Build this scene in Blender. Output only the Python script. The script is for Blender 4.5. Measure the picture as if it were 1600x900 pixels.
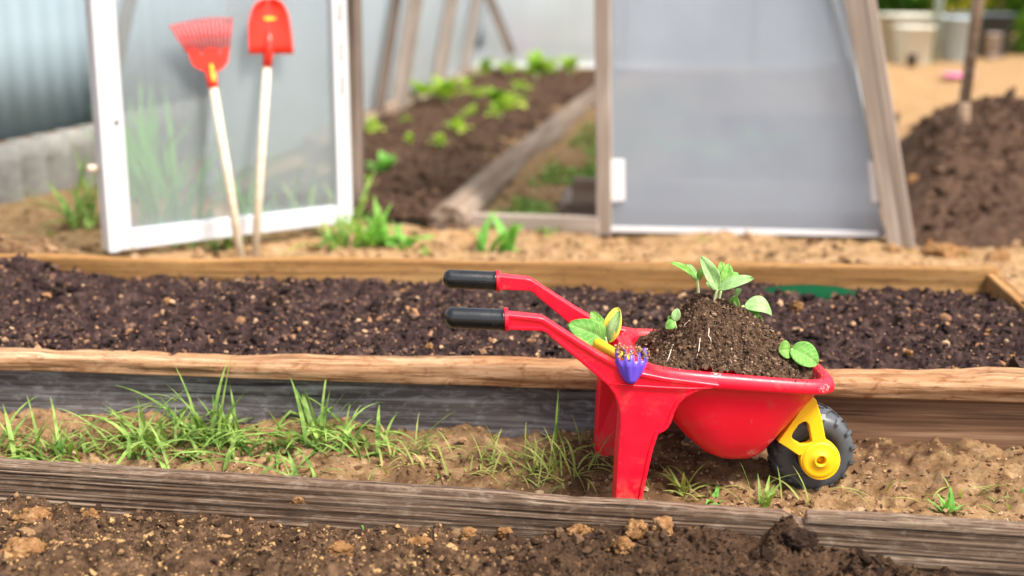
import bpy, bmesh, math, random
import numpy as np
from mathutils import Vector, Matrix

# ------------------------------------------------------------------ camera, light, exposure
scene = bpy.context.scene
for o in list(bpy.data.objects): bpy.data.objects.remove(o)
COL = scene.collection
R = math.radians
H, PITCH, FPX = 0.80, R(13.6), 2000.0
cam_d = bpy.data.cameras.new('camera'); cam = bpy.data.objects.new('camera', cam_d); COL.objects.link(cam)
cam.location = (0, 0, H); cam.rotation_euler = (R(90) - PITCH, 0, 0)
cam_d.sensor_width = 36; cam_d.lens = FPX / 1600 * 36; cam_d.clip_start = 0.05; cam_d.clip_end = 3000
cam_d.dof.use_dof = True; cam_d.dof.focus_distance = 1.99; cam_d.dof.aperture_fstop = 2.1
scene.camera = cam
SUN_EL, SUN_AZ = R(56), R(126)         # soft sun from the right, a little behind the camera
world = bpy.data.worlds.new('World'); scene.world = world; world.use_nodes = True
wn = world.node_tree; wn.nodes.clear()
sky = wn.nodes.new('ShaderNodeTexSky'); sky.sky_type = 'NISHITA'; sky.sun_disc = False
sky.sun_elevation = SUN_EL; sky.sun_rotation = SUN_AZ; sky.air_density = 1.0; sky.dust_density = 3.0; sky.ozone_density = 1.0
hs = wn.nodes.new('ShaderNodeHueSaturation'); hs.inputs['Saturation'].default_value = 0.35
bg = wn.nodes.new('ShaderNodeBackground'); bg.inputs[1].default_value = 0.112
wo = wn.nodes.new('ShaderNodeOutputWorld')
wn.links.new(sky.outputs[0], hs.inputs['Color']); wn.links.new(hs.outputs[0], bg.inputs[0]); wn.links.new(bg.outputs[0], wo.inputs[0])
sun_d = bpy.data.lights.new('sun', 'SUN'); sun_d.energy = 2.8; sun_d.angle = R(17); sun_d.color = (1, .93, .84)
sun = bpy.data.objects.new('sun', sun_d); COL.objects.link(sun); sun.location = (0, 0, 8)
sdir = Vector((math.sin(SUN_AZ) * math.cos(SUN_EL), math.cos(SUN_AZ) * math.cos(SUN_EL), math.sin(SUN_EL)))
sun.rotation_euler = sdir.to_track_quat('Z', 'Y').to_euler()
vs = scene.view_settings; vs.view_transform = 'Standard'; vs.look = 'None'; vs.gamma = 1; vs.exposure = 1.43
vs.use_curve_mapping = False
scene.render.engine = 'CYCLES'
scene.cycles.max_bounces = 8; scene.cycles.transparent_max_bounces = 12

rng = np.random.default_rng(7); random.seed(7)

# ------------------------------------------------------------------ measuring helpers
CP, SP = math.cos(PITCH), math.sin(PITCH)
def ray(u, v):
    xn, yn = (u - 800) / FPX, (450 - v) / FPX
    return Vector((xn, CP + yn * SP, -SP + yn * CP))
def at(u, v, Y):
    d = ray(u, v); return Vector((0, 0, H)) + d * (Y / d.y)
def atz(u, v, z):
    d = ray(u, v); return Vector((0, 0, H)) + d * ((z - H) / d.z)
def on_plane(u, v, p, n):
    d = ray(u, v); c = Vector((0, 0, H)); return c + d * ((Vector(p) - c).dot(n) / d.dot(n))

# ------------------------------------------------------------------ noise
def _h(ix, iy, iz, s):
    n = (ix.astype(np.int64) * 374761393 + iy.astype(np.int64) * 668265263 + iz.astype(np.int64) * 2147483647 + s * 974634777) & 0xffffffff
    n = ((n ^ (n >> 13)) * 1274126177) & 0xffffffff
    n = ((n ^ (n >> 15)) * 2246822519) & 0xffffffff
    return ((n ^ (n >> 16)) & 0xffff) / 32767.5 - 1
def vnoise(x, y, z=None, s=0):
    x = np.asarray(x, float); y = np.asarray(y, float); z = np.zeros_like(x) if z is None else np.asarray(z, float)
    x0, y0, z0 = np.floor(x), np.floor(y), np.floor(z)
    fx, fy, fz = x - x0, y - y0, z - z0
    fx, fy, fz = [f * f * (3 - 2 * f) for f in (fx, fy, fz)]
    r = 0
    for dx in (0, 1):
        for dy in (0, 1):
            for dz in (0, 1):
                w = (fx if dx else 1 - fx) * (fy if dy else 1 - fy) * (fz if dz else 1 - fz)
                r = r + w * _h(x0 + dx, y0 + dy, z0 + dz, s)
    return r
def fbm(x, y, z=None, octv=5, s=0, gain=.5):
    a, f, r = 1, 1, 0
    for k in range(octv):
        r = r + a * vnoise(x * f + 13.7 * k, y * f - 7.1 * k, None if z is None else z * f + 3.3 * k, s + k); a *= gain; f *= 2.03
    return r
def billow(x, y, octv=4, s=0, gain=.55):
    x, y = np.asarray(x, float), np.asarray(y, float); x, y = .9 * x - .436 * y, .436 * x + .9 * y
    a, f, r = 1, 1, 0
    for k in range(octv):
        r = r + a * (1 - 2 * np.abs(vnoise(x * f + 5.1 * k, y * f + 9.7 * k, None, s + k))); a *= gain; f *= 2.1; x, y = .8 * x - .6 * y, .6 * x + .8 * y
    return r
def smooth(t): t = np.clip(t, 0, 1); return t * t * (3 - 2 * t)

# ------------------------------------------------------------------ scene-graph helpers
WM = {}
def tag(o, label=None, cat=None, group=None, kind=None):
    if label: o['label'] = label
    if cat: o['category'] = cat
    if group: o['group'] = group
    if kind: o['kind'] = kind
    return o
def empty(name, loc, label, cat, group=None):
    o = bpy.data.objects.new(name, None); COL.objects.link(o); o.location = loc; o.empty_display_size = .05
    WM[o.name] = Matrix.Translation(Vector(loc)); return tag(o, label, cat, group)
def link(name, me, mat, parent=None, mw=None, base=True):
    """me in world coordinates (mw None) or in the frame mw"""
    if mw is None:
        if parent is not None: mw = WM[parent.name]
        elif base and len(me.vertices):
            co = np.empty(len(me.vertices) * 3); me.vertices.foreach_get('co', co); co = co.reshape(-1, 3)
            c = (co.min(0) + co.max(0)) / 2; mw = Matrix.Translation((c[0], c[1], co[:, 2].min()))
        else: mw = Matrix.Identity(4)
        me.transform(mw.inverted())
    me.name = name
    if mat is not None and not len(me.materials):
        for m in (mat if isinstance(mat, (list, tuple)) else [mat]): me.materials.append(m)
    o = bpy.data.objects.new(name, me); COL.objects.link(o)
    if parent is not None:
        o.parent = parent; o.matrix_basis = WM[parent.name].inverted() @ mw
    else: o.matrix_basis = mw
    WM[o.name] = mw
    return o
def mesh_np(V, F, smooth_=True, attrs=None):
    V = np.asarray(V, np.float32); F = np.asarray(F, np.int32)
    me = bpy.data.meshes.new('m'); n = F.shape[1]
    me.vertices.add(len(V)); me.vertices.foreach_set('co', V.ravel())
    me.loops.add(F.size); me.loops.foreach_set('vertex_index', F.ravel())
    me.polygons.add(len(F)); me.polygons.foreach_set('loop_start', np.arange(0, F.size, n, dtype=np.int32))
    me.polygons.foreach_set('loop_total', np.full(len(F), n, np.int32))
    me.polygons.foreach_set('use_smooth', np.full(len(F), bool(smooth_)))
    for k, a in (attrs or {}).items():
        at_ = me.attributes.new(k, 'FLOAT', 'POINT'); at_.data.foreach_set('value', np.asarray(a, np.float32))
    me.update(calc_edges=True); me.validate(); return me
def mesh_py(V, F, sm=True):
    me = bpy.data.meshes.new('m'); me.from_pydata([tuple(v) for v in V], [], F)
    for p in me.polygons: p.use_smooth = sm
    me.update(); return me
def grid_faces(nu, nv, wrap=False):
    i, j = np.meshgrid(np.arange(nu - 1), np.arange(nv if wrap else nv - 1), indexing='ij')
    j2 = (j + 1) % nv
    return np.stack([i * nv + j, (i + 1) * nv + j, (i + 1) * nv + j2, i * nv + j2], -1).reshape(-1, 4)
class MB:
    def __init__(s): s.V = []; s.F = []
    def add(s, V, F):
        b = len(s.V); s.V += [tuple(v) for v in V]; s.F += [tuple(b + i for i in f) for f in F]
    def tube(s, pts, rad, n=8, cap=True, squash=1):
        pts = [Vector(p) for p in pts]; rad = rad if hasattr(rad, '__len__') else [rad] * len(pts)
        V = []; up = Vector((0, 0, 1))
        t0 = (pts[1] - pts[0]).normalized()
        if abs(t0.dot(up)) > .9: up = Vector((0, 1, 0))
        for i, p in enumerate(pts):
            t = (pts[min(i + 1, len(pts) - 1)] - pts[max(i - 1, 0)]).normalized()
            a = t.cross(up).normalized(); b = a.cross(t)
            for k in range(n):
                th = 2 * math.pi * k / n; V.append(p + (a * math.cos(th) * squash + b * math.sin(th)) * rad[i])
        F = [(i * n + k, i * n + (k + 1) % n, (i + 1) * n + (k + 1) % n, (i + 1) * n + k) for i in range(len(pts) - 1) for k in range(n)]
        if cap:
            F.append(tuple(range(n - 1, -1, -1))); F.append(tuple((len(pts) - 1) * n + k for k in range(n)))
        s.add(V, F)
    def blade(s, base, az, L, W, bend, lean=.15, n=7, twist=0):
        base = Vector(base); d = Vector((math.cos(az), math.sin(az), 0)); sd = Vector((-math.sin(az + twist), math.cos(az + twist), 0))
        V = []; p = base.copy(); ang = lean
        for i in range(n):
            t = i / (n - 1); w = W * (1 - t ** 2.2) * (.55 + .45 * min(1, t * 4)) / 2 + .0002
            V += [p - sd * w, p + Vector((0, 0, -w * .5)) - d * w * .3, p + sd * w]
            ang += bend / n; p = p + (d * math.sin(ang) + Vector((0, 0, math.cos(ang)))) * (L / (n - 1))
        F = []
        for i in range(n - 1):
            a = i * 3; F += [(a, a + 1, a + 4, a + 3), (a + 1, a + 2, a + 5, a + 4)]
        s.add(V, F)
    def leaf(s, base, tip, W, n, curl=.12, cup=.15, round_=.75, nu=10, nv=7, wav=.0):
        base = Vector(base); tip = Vector(tip); d = tip - base; L = d.length; n = Vector(n)
        n = (n - d * (n.dot(d) / d.dot(d))).normalized(); sd = d.cross(n).normalized(); V = []
        ph = random.random() * 6
        for i in range(nu):
            t = i / (nu - 1); w = W / 2 * max(.0, math.sin(math.pi * min(1, max(0, t)) ** round_)) ** .55
            if i == 0: w = W * .03
            c = base + d * t + n * (curl * L * math.sin(math.pi * t) - curl * .6 * L * t * t)
            for j in range(nv):
                q = j / (nv - 1) * 2 - 1
                V.append(c + sd * w * q + n * (cup * w * abs(q) ** 1.5 + wav * L * math.sin(5 * t + 3 * q + ph)) - (n * cup * .55 * w if j == nv // 2 else n * 0))
        F = [(i * nv + j, i * nv + j + 1, (i + 1) * nv + j + 1, (i + 1) * nv + j) for i in range(nu - 1) for j in range(nv - 1)]
        s.add(V, F)
    def mesh(s, sm=True): return mesh_py(s.V, s.F, sm)
def prism_mesh(poly3, nrm, thick, bevel=.002, inset=None, seg=2, sm=False):
    """poly3: planar polygon in 3-D, extruded by thick along nrm"""
    bm = bmesh.new(); nrm = Vector(nrm)
    a = [bm.verts.new(p) for p in poly3]; f = bm.faces.new(a)
    r = bmesh.ops.extrude_face_region(bm, geom=[f])
    for v in [g for g in r['geom'] if isinstance(g, bmesh.types.BMVert)]: v.co += nrm * thick
    bmesh.ops.recalc_face_normals(bm, faces=bm.faces)
    if bevel:
        es = [e for e in bm.edges if len(e.link_faces) == 2 and e.calc_face_angle(0) > .5]
        bmesh.ops.bevel(bm, geom=es, offset=bevel, segments=seg, affect='EDGES', profile=.5, clamp_overlap=True)
    if inset:
        big = sorted(bm.faces, key=lambda q: -q.calc_area())[:2]
        for q in big: bmesh.ops.inset_region(bm, faces=[q], thickness=inset[0], depth=0); 
        for q in big:
            nn = q.normal.copy()
            for v in q.verts: v.co -= nn * inset[1]
    me = bpy.data.meshes.new('m'); bm.to_mesh(me); bm.free()
    for p in me.polygons: p.use_smooth = sm
    return me
def lathe_mesh(profile, center, axis='y', n=48, closed=True):
    V = []
    for r_, h in profile:
        for k in range(n):
            t = 2 * math.pi * k / n
            if axis == 'y': V.append((center[0] + r_ * math.cos(t), center[1] + h, center[2] + r_ * math.sin(t)))
            else: V.append((center[0] + r_ * math.cos(t), center[1] + r_ * math.sin(t), center[2] + h))
    F = [(i * n + k, i * n + (k + 1) % n, (i + 1) * n + (k + 1) % n, (i + 1) * n + k) for i in range(len(profile) - 1) for k in range(n)]
    bm = bmesh.new(); vs_ = [bm.verts.new(v) for v in V]
    for f in F: bm.faces.new([vs_[i] for i in f])
    bmesh.ops.remove_doubles(bm, verts=bm.verts, dist=1e-6)
    bmesh.ops.recalc_face_normals(bm, faces=bm.faces)
    me = bpy.data.meshes.new('m'); bm.to_mesh(me); bm.free()
    for p in me.polygons: p.use_smooth = True
    return me
def join_np(parts):
    V = []; F = []; b = 0
    for v, f in parts: V.append(v); F.append(f + b); b += len(v)
    return np.concatenate(V), np.concatenate(F)

# ------------------------------------------------------------------ materials
class Mat:
    def __init__(s, name):
        s.m = bpy.data.materials.new(name); s.m.use_nodes = True; s.t = s.m.node_tree; s.t.nodes.clear()
        s.out = s.n('ShaderNodeOutputMaterial'); s.p = s.n('ShaderNodeBsdfPrincipled'); s.l(s.p.outputs[0], s.out.inputs[0])
        s.tc = s.n('ShaderNodeTexCoord')
    def n(s, k): return s.t.nodes.new(k)
    def l(s, a, b): s.t.links.new(a, b)
    def mapped(s, scale, coord='Object'):
        m = s.n('ShaderNodeMapping'); m.inputs['Scale'].default_value = scale; s.l(s.tc.outputs[coord], m.inputs[0]); return m.outputs[0]
    def noise(s, vec, scale, detail=6, rough=.6, dist=0):
        n = s.n('ShaderNodeTexNoise'); n.inputs['Scale'].default_value = scale; n.inputs['Detail'].default_value = detail
        n.inputs['Roughness'].default_value = rough; n.inputs['Distortion'].default_value = dist; s.l(vec, n.inputs['Vector']); return n.outputs[0]
    def ramp(s, fac, stops, interp='LINEAR'):
        r = s.n('ShaderNodeValToRGB'); r.color_ramp.interpolation = interp; e = r.color_ramp.elements
        while len(e) > len(stops): e.remove(e[-1])
        while len(e) < len(stops): e.new(.5)
        for el, (p, c) in zip(e, stops):
            el.position = p; el.color = (*c, 1) if hasattr(c, '__len__') else (c, c, c, 1)
        s.l(fac, r.inputs[0]); return r.outputs[0]
    def mix(s, fac, a, b, kind='MIX'):
        m = s.n('ShaderNodeMix'); m.data_type = 'RGBA'; m.blend_type = kind
        for i, v in ((0, fac), (6, a), (7, b)):
            if hasattr(v, 'is_linked') or hasattr(v, 'links'): s.l(v, m.inputs[i])
            elif i == 0: m.inputs[0].default_value = v
            else: m.inputs[i].default_value = (*v, 1)
        return m.outputs[2]
    def math(s, op, a, b=0.):
        m = s.n('ShaderNodeMath'); m.operation = op
        for i, v in ((0, a), (1, b)):
            if hasattr(v, 'links'): s.l(v, m.inputs[i])
            else: m.inputs[i].default_value = v
        return m.outputs[0]
    def bump(s, h, strength=.5, dist=.002):
        b = s.n('ShaderNodeBump'); b.inputs['Strength'].default_value = strength; b.inputs['Distance'].default_value = dist
        s.l(h, b.inputs['Height']); s.l(b.outputs[0], s.p.inputs['Normal']); return b
    def set(s, color=None, rough=None, spec=None, **k):
        for key, v in (('Base Color', color), ('Roughness', rough), ('Specular IOR Level', spec), *k.items()):
            if v is None: continue
            if hasattr(v, 'links'): s.l(v, s.p.inputs[key])
            else: s.p.inputs[key].default_value = (*v, 1) if hasattr(v, '__len__') and len(v) == 3 and 'Color' in key else v
        return s.m

def soil_mat(name, c_dark, c_mid, c_light, speck=None, scale=1.0, rough=.95, bump=.9, damp=None):
    M = Mat(name); v = M.mapped((scale,) * 3)
    big = M.noise(v, 9, 5, .6); fine = M.noise(v, 120, 8, .7); mid = M.noise(v, 40, 6, .65)
    c = M.ramp(mid, [(.32, c_dark), (.52, c_mid), (.72, c_light)])
    c = M.mix(M.ramp(big, [(.35, 0.), (.65, 1.)]), c, M.mix(.5, c, c_mid))
    c = M.mix(M.ramp(fine, [(.35, .55), (.7, 0.)]), c, c_dark)
    if speck: c = M.mix(M.ramp(M.noise(v, 75, 3, .5), [(.66, 0.), (.72, 1.)]), c, speck)
    if damp:
        a = M.n('ShaderNodeAttribute'); a.attribute_name = 'damp'; c = M.mix(a.outputs['Fac'], c, damp)
    M.bump(M.math('ADD', M.math('MULTIPLY', mid, 1.0), M.math('MULTIPLY', fine, .8)), bump, .006)
    return M.set(c, rough, .06)
def crumb_mat(name, stops, rough=.95):
    M = Mat(name); a = M.n('ShaderNodeAttribute'); a.attribute_name = 'seed'
    c = M.ramp(a.outputs['Fac'], stops); v = M.mapped((1, 1, 1))
    f = M.noise(v, 260, 6, .7)
    c = M.mix(M.ramp(f, [(.3, .6), (.65, 0.)]), c, (.03, .02, .015))
    M.bump(f, .8, .003); return M.set(c, rough, .08)
def wood_mat(name, c1, c2, c3, grain=60, bump=.7, cracks=.6, rough=.85, stain=None, along=1.2, dist=.003, blotch=None):
    M = Mat(name); v = M.mapped((along, grain, grain)); v2 = M.mapped((along * .5, grain * 1.25, grain * 1.25))
    g = M.noise(v, 1.0, 6, .65, .35); g2 = M.noise(v2, 1.0, 5, .7, .2)
    big = M.noise(M.mapped((2.2, 5, 9)), 1.0, 4, .6, .6)
    c = M.ramp(g, [(.36, c1), (.5, c2), (.64, c3)])
    c = M.mix(M.ramp(big, [(.35, 0.), (.7, .75)]), c, stain or c1)
    if blotch: c = M.mix(M.ramp(M.noise(M.mapped((26, 60, 60)), 1., 6, .7, .8), [(.50, 0.), (.66, blotch[1])]), c, blotch[0])
    cr = M.ramp(g2, [(.37, 1.), (.44, 0.)])
    c = M.mix(M.math('MULTIPLY', cr, cracks), c, tuple(x * .25 for x in c1))
    M.bump(M.math('ADD', g, M.math('MULTIPLY', g2, .8)), bump, dist)
    return M.set(c, rough, .25)
def plastic(name, c, rough=.38, dirt=.12, coat=0, spec=.5, dirtc=(.25, .15, .09), sss=0):
    M = Mat(name); v = M.mapped((1, 1, 1))
    d = M.ramp(M.noise(v, 22, 9, .75), [(.55, 0.), (.78, dirt)]); d = M.math('ADD', d, M.ramp(M.noise(v, 150, 4, .6), [(.66, 0.), (.74, dirt)]))
    col = M.mix(d, c, dirtc); M.bump(M.noise(v, 300, 3, .5), .12, .0006)
    r = M.ramp(M.noise(v, 30, 5, .6), [(.3, rough - .06), (.7, rough + .12)])
    if sss:
        M.p.inputs['Subsurface Weight'].default_value = sss; M.p.inputs['Subsurface Radius'].default_value = (.01, .003, .002); M.p.inputs['Subsurface Scale'].default_value = .4
    return M.set(col, r, spec)
def leaf_mat(name, c1, c2, sc=60, transl=.35, seeded=False, rough=.62):
    M = Mat(name); v = M.mapped((1, 1, 1)); n = M.noise(v, sc, 4, .6)
    c = M.ramp(n, [(.35, c1), (.65, c2)])
    a1 = M.n('ShaderNodeAttribute'); a1.attribute_name = 'along'; a2 = M.n('ShaderNodeAttribute'); a2.attribute_name = 'across'   # 'across' runs 1..2 from midrib to edge
    mid = M.ramp(M.math('SUBTRACT', a2.outputs['Fac'], .5), [(.45, 0.), (.5, 1.), (.57, .0)])
    wv = M.math('SINE', M.math('SUBTRACT', M.math('MULTIPLY', a1.outputs['Fac'], 44.), M.math('MULTIPLY', a2.outputs['Fac'], 11.)))
    side = M.math('MULTIPLY', M.ramp(wv, [(.75, 0.), (1., .7)]), M.math('GREATER_THAN', a2.outputs['Fac'], .9))
    vein = M.math('MAXIMUM', mid, side); c = M.mix(M.math('MULTIPLY', vein, .55), c, (.55, .70, .32))
    M.set(c, rough, .25); M.bump(M.math('SUBTRACT', M.noise(v, sc * 5, 5, .6), M.math('MULTIPLY', vein, .8)), .5, .0012)
    t = M.n('ShaderNodeBsdfTranslucent'); M.l(M.mix(1., c, (1, 1, .55), 'MULTIPLY'), t.inputs[0])
    mx = M.n('ShaderNodeMixShader'); mx.inputs[0].default_value = transl
    M.l(M.p.outputs[0], mx.inputs[1]); M.l(t.outputs[0], mx.inputs[2]); M.l(mx.outputs[0], M.out.inputs[0]); return M.m
def film_mat(name, col, trans=.25, dirt=(.35, .36, .30), rough=.35, fl_=.10):
    """cloudy polycarbonate / greenhouse film: part diffuse, part translucent, part see-through"""
    M = Mat(name); v = M.mapped((1, 1, 1))
    big = M.ramp(M.noise(v, 2.2, 5, .6, .4), [(.35, 0.), (.75, .55)])
    flutes = M.noise(M.mapped((110, 110, .6)), 1, 2, .5)
    c = M.mix(big, col, dirt); c = M.mix(M.ramp(flutes, [(.4, fl_), (.6, 0.)]), c, (.3, .32, .34))
    M.set(c, rough, .5); M.bump(flutes, .15 if fl_ else .02, .001)
    t = M.n('ShaderNodeBsdfTranslucent'); M.l(c, t.inputs[0])
    m1 = M.n('ShaderNodeMixShader'); m1.inputs[0].default_value = .5; M.l(M.p.outputs[0], m1.inputs[1]); M.l(t.outputs[0], m1.inputs[2])
    tr = M.n('ShaderNodeBsdfTransparent'); tr.inputs[0].default_value = (.92, .95, .96, 1)
    m2 = M.n('ShaderNodeMixShader'); m2.inputs[0].default_value = trans; M.l(m1.outputs[0], m2.inputs[1]); M.l(tr.outputs[0], m2.inputs[2])
    M.l(m2.outputs[0], M.out.inputs[0]); return M.m

# sandy ground: dry ochre with darker damp soil smudged in where attribute 'dark' says so
def ground_mat():
    M = Mat('sandy_ground'); v = M.mapped((1, 1, 1))
    mid = M.noise(v, 30, 7, .65); fine = M.noise(v, 190, 6, .7); big = M.noise(v, 4.5, 6, .6)
    c = M.ramp(mid, [(.3, (.12, .058, .023)), (.5, (.32, .198, .095)), (.7, (.47, .33, .19))])
    c = M.mix(M.ramp(big, [(.4, 0.), (.7, .5)]), c, (.37, .245, .13))
    c = M.mix(M.ramp(fine, [(.3, .7), (.6, 0.)]), c, (.14, .07, .03))
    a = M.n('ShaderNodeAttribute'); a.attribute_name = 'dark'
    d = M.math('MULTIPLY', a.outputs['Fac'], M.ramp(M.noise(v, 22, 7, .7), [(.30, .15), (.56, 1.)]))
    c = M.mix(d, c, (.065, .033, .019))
    M.bump(M.math('ADD', mid, M.math('MULTIPLY', fine, .5)), .8, .006)
    return M.set(c, .97, .05)
M_GROUND = ground_mat()
M_SOIL = soil_mat('dark_bed_soil', (.008, .005, .006), (.055, .033, .030), (.16, .10, .08), (.36, .19, .10))
M_SOILF = soil_mat('front_bed_soil', (.022, .013, .008), (.115, .066, .038), (.26, .155, .088), (.42, .24, .11), damp=(.030, .017, .011))
M_SOILG = soil_mat('greenhouse_soil', (.03, .018, .012), (.085, .050, .034), (.15, .092, .060), (.25, .15, .09), bump=.6)
M_PILE = soil_mat('potting_soil', (.022, .013, .009), (.125, .075, .047), (.30, .20, .13), None, scale=2.6)
M_CR_D = crumb_mat('bed_crumbs', [(0, (.006, .004, .005)), (.38, (.028, .018, .018)), (.62, (.10, .060, .049)), (.82, (.19, .11, .075)), (.92, (.38, .19, .09)), (1, (.60, .40, .24))])
M_CR_F = crumb_mat('front_crumbs', [(0, (.010, .006, .004)), (.38, (.055, .030, .018)), (.7, (.17, .098, .055)), (.9, (.34, .20, .095)), (1, (.50, .30, .13))])
M_CR_S = crumb_mat('sand_crumbs', [(0, (.10, .052, .026)), (.4, (.25, .14, .07)), (.8, (.44, .27, .15)), (1, (.55, .38, .23))])
M_CR_P = crumb_mat('pile_crumbs', [(0, (.016, .009, .006)), (.4, (.095, .055, .034)), (.8, (.25, .16, .10)), (1, (.42, .29, .19))])
M_CLOD = soil_mat('ochre_clod', (.12, .055, .02), (.36, .19, .08), (.58, .38, .21), None, scale=1.6, bump=1)
M_CLODD = soil_mat('dark_clod', (.012, .008, .007), (.045, .026, .018), (.10, .06, .04), None, scale=1.6, bump=1)
M_WFRONT = wood_mat('weathered_front_plank', (.035, .020, .013), (.145, .093, .060), (.37, .275, .195), grain=210, bump=1, cracks=.9, stain=(.105, .060, .036), along=2.6, dist=.003, blotch=((.40, .32, .24), .35))
M_WTAN = wood_mat('peeled_log_wood', (.16, .075, .032), (.36, .21, .11), (.50, .335, .205), grain=62, bump=.9, cracks=.7, stain=(.33, .16, .07), along=3.5, dist=.004, blotch=((.17, .062, .022), .85))
M_WGREY = wood_mat('blue_grey_weathered_wood', (.030, .027, .030), (.115, .107, .116), (.30, .285, .29), grain=80, bump=.9, cracks=.8, stain=(.10, .08, .07), dist=.005, along=3, blotch=((.36, .36, .38), .4))
M_WBROWN = wood_mat('red_brown_weathered_wood', (.075, .036, .018), (.19, .10, .055), (.34, .21, .125), grain=80, bump=.9, cracks=.7, stain=(.15, .08, .045))
M_WGOLD = wood_mat('golden_new_plank', (.15, .068, .02), (.32, .165, .055), (.44, .26, .105), grain=40, bump=.5, cracks=.4, stain=(.20, .095, .03), blotch=((.12, .06, .025), .5))
M_WPOST = wood_mat('grey_brown_timber', (.22, .17, .135), (.38, .315, .265), (.50, .44, .39), grain=30, bump=.5, cracks=.5, stain=(.24, .19, .155))
M_STAKE = wood_mat('brown_stake_wood', (.12, .075, .045), (.24, .16, .105), (.34, .25, .18), grain=40, bump=.4, cracks=.3)
M_WLOG = wood_mat('brown_grey_log', (.13, .09, .065), (.25, .185, .14), (.36, .29, .23), grain=34, bump=.9, cracks=.7, stain=(.16, .105, .07), dist=.006)
M_WPOSTD = wood_mat('dark_old_timber', (.10, .07, .055), (.21, .155, .12), (.33, .26, .21), grain=30, bump=.5, cracks=.5)
M_WHITE = wood_mat('white_painted_wood', (.46, .47, .49), (.55, .56, .585), (.61, .62, .65), grain=24, bump=.25, cracks=.22, rough=.6, stain=(.52, .53, .55))
M_FILM = film_mat('cloudy_polycarbonate', (.60, .64, .67), .72)
M_FILMR = film_mat('cloudy_grey_panel', (.62, .67, .75), .46, dirt=(.47, .51, .60), fl_=.0)
M_FILMW = film_mat('pale_wall_film', (.80, .83, .86), .30, dirt=(.66, .72, .68))
M_TAPE = plastic('white_strip', (.80, .81, .83), .5)
M_BLUE = plastic('blue_grey_sheet_metal', (.31, .39, .44), .5, .05, spec=.4)
M_SLATE = soil_mat('grey_fibre_cement', (.17, .165, .15), (.30, .29, .27), (.40, .385, .36), None, scale=.35, rough=.9, bump=.15)
def mark_red():
    M = Mat('red_moulded_plastic'); v = M.mapped((1, 1, 1)); col = (.80, .0035, .024)
    d = M.ramp(M.noise(v, 16, 9, .75), [(.55, 0.), (.80, .45)]); d = M.math('ADD', d, M.ramp(M.noise(v, 150, 4, .6), [(.66, 0.), (.74, .35)]))
    sep = M.n('ShaderNodeSeparateXYZ'); M.l(v, sep.inputs[0])
    mud = M.math('MULTIPLY', M.ramp(sep.outputs[2], [(.0, 1.), (.07, 0.)]), M.ramp(M.noise(v, 60, 7, .7), [(.44, 0.), (.60, .9)]))
    c = M.mix(M.math('MINIMUM', M.math('ADD', d, mud), .85), col, (.26, .155, .09))
    # pale rubbed scratches on the near wall of the tray
    for (px, pz, r_) in RUBS:
        mp = M.n('ShaderNodeMapping'); mp.inputs['Location'].default_value = (-px / r_, 0, -pz / r_ * 1.6); mp.inputs['Scale'].default_value = (1 / r_, 0.02, 1.6 / r_); M.l(M.tc.outputs['Object'], mp.inputs[0])
        ln = M.n('ShaderNodeVectorMath'); ln.operation = 'LENGTH'; M.l(mp.outputs[0], ln.inputs[0])
        mk = M.math('MULTIPLY', M.ramp(ln.outputs['Value'], [(.45, 1.), (1., 0.)]), M.ramp(M.noise(v, 330, 4, .6), [(.48, 0.), (.58, .8)])); c = M.mix(mk, c, (.85, .45, .42))
    M.bump(M.noise(v, 300, 3, .5), .15, .0006)
    return M.set(c, M.math('ADD', M.ramp(M.noise(v, 30, 5, .6), [(.3, .30), (.7, .48)]), M.math('MULTIPLY', d, .6)), .5)
RUBS = [(.372, .080, .011), (.418, .090, .016), (.402, .098, .009), (.47, .192, .012), (.30, .222, .010)]
M_RED = mark_red()
M_REDT = plastic('red_orange_toy_plastic', (.86, .035, .02), .34, .10)
M_BLACK = plastic('black_rubber_grip', (.008, .009, .011), .20, .22, dirtc=(.10, .09, .08))
M_TYRE = plastic('grey_black_tyre', (.060, .066, .074), .45, .5, dirtc=(.17, .14, .12))
M_YEL = plastic('yellow_moulded_plastic', (.90, .50, .008), .38, .10)
M_PURP = plastic('purple_translucent_plastic', (.11, .06, .48), .25, .06)
M_HANDLE = wood_mat('cream_wooden_handle', (.50, .42, .30), (.62, .54, .41), (.70, .63, .50), grain=60, bump=.15, cracks=.1, stain=(.66, .56, .42))
M_GRASS = leaf_mat('grass_green', (.07, .17, .025), (.36, .50, .13), 26, .4)
M_GRASSY = leaf_mat('yellow_grass', (.20, .27, .06), (.42, .42, .13), 40, .4)
M_SEED = leaf_mat('seedling_green', (.14, .36, .045), (.30, .54, .12), 90, .4)
M_SEEDP = leaf_mat('pale_seedling_green', (.25, .48, .16), (.44, .64, .30), 110, .35)
M_SEEDD = leaf_mat('fresh_leaf_green', (.13, .38, .06), (.25, .52, .12), 90, .4)
M_STEM = leaf_mat('pale_stem', (.50, .62, .26), (.66, .72, .42), 90, .3)
M_YLEAF = leaf_mat('yellow_leaf', (.80, .66, .04), (.85, .75, .15), 80, .3)
M_GHLEAF = leaf_mat('yellow_green_leaf', (.17, .38, .045), (.52, .60, .09), 8, .45)
M_ROOT = plastic('pale_root', (.62, .52, .42), .7, .2)
M_HEDGE = leaf_mat('hedge_leaf', (.035, .12, .015), (.11, .28, .03), 3, .35)
M_HEDGEL = leaf_mat('light_hedge_leaf', (.12, .30, .02), (.28, .46, .04), 3, .4)
M_YFLOW = leaf_mat('yellow_flower', (.70, .58, .02), (.8, .7, .08), 6, .2)
M_CREAM = plastic('cream_tub_plastic', (.60, .58, .48), .5, .25, dirtc=(.38, .40, .24))
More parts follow.
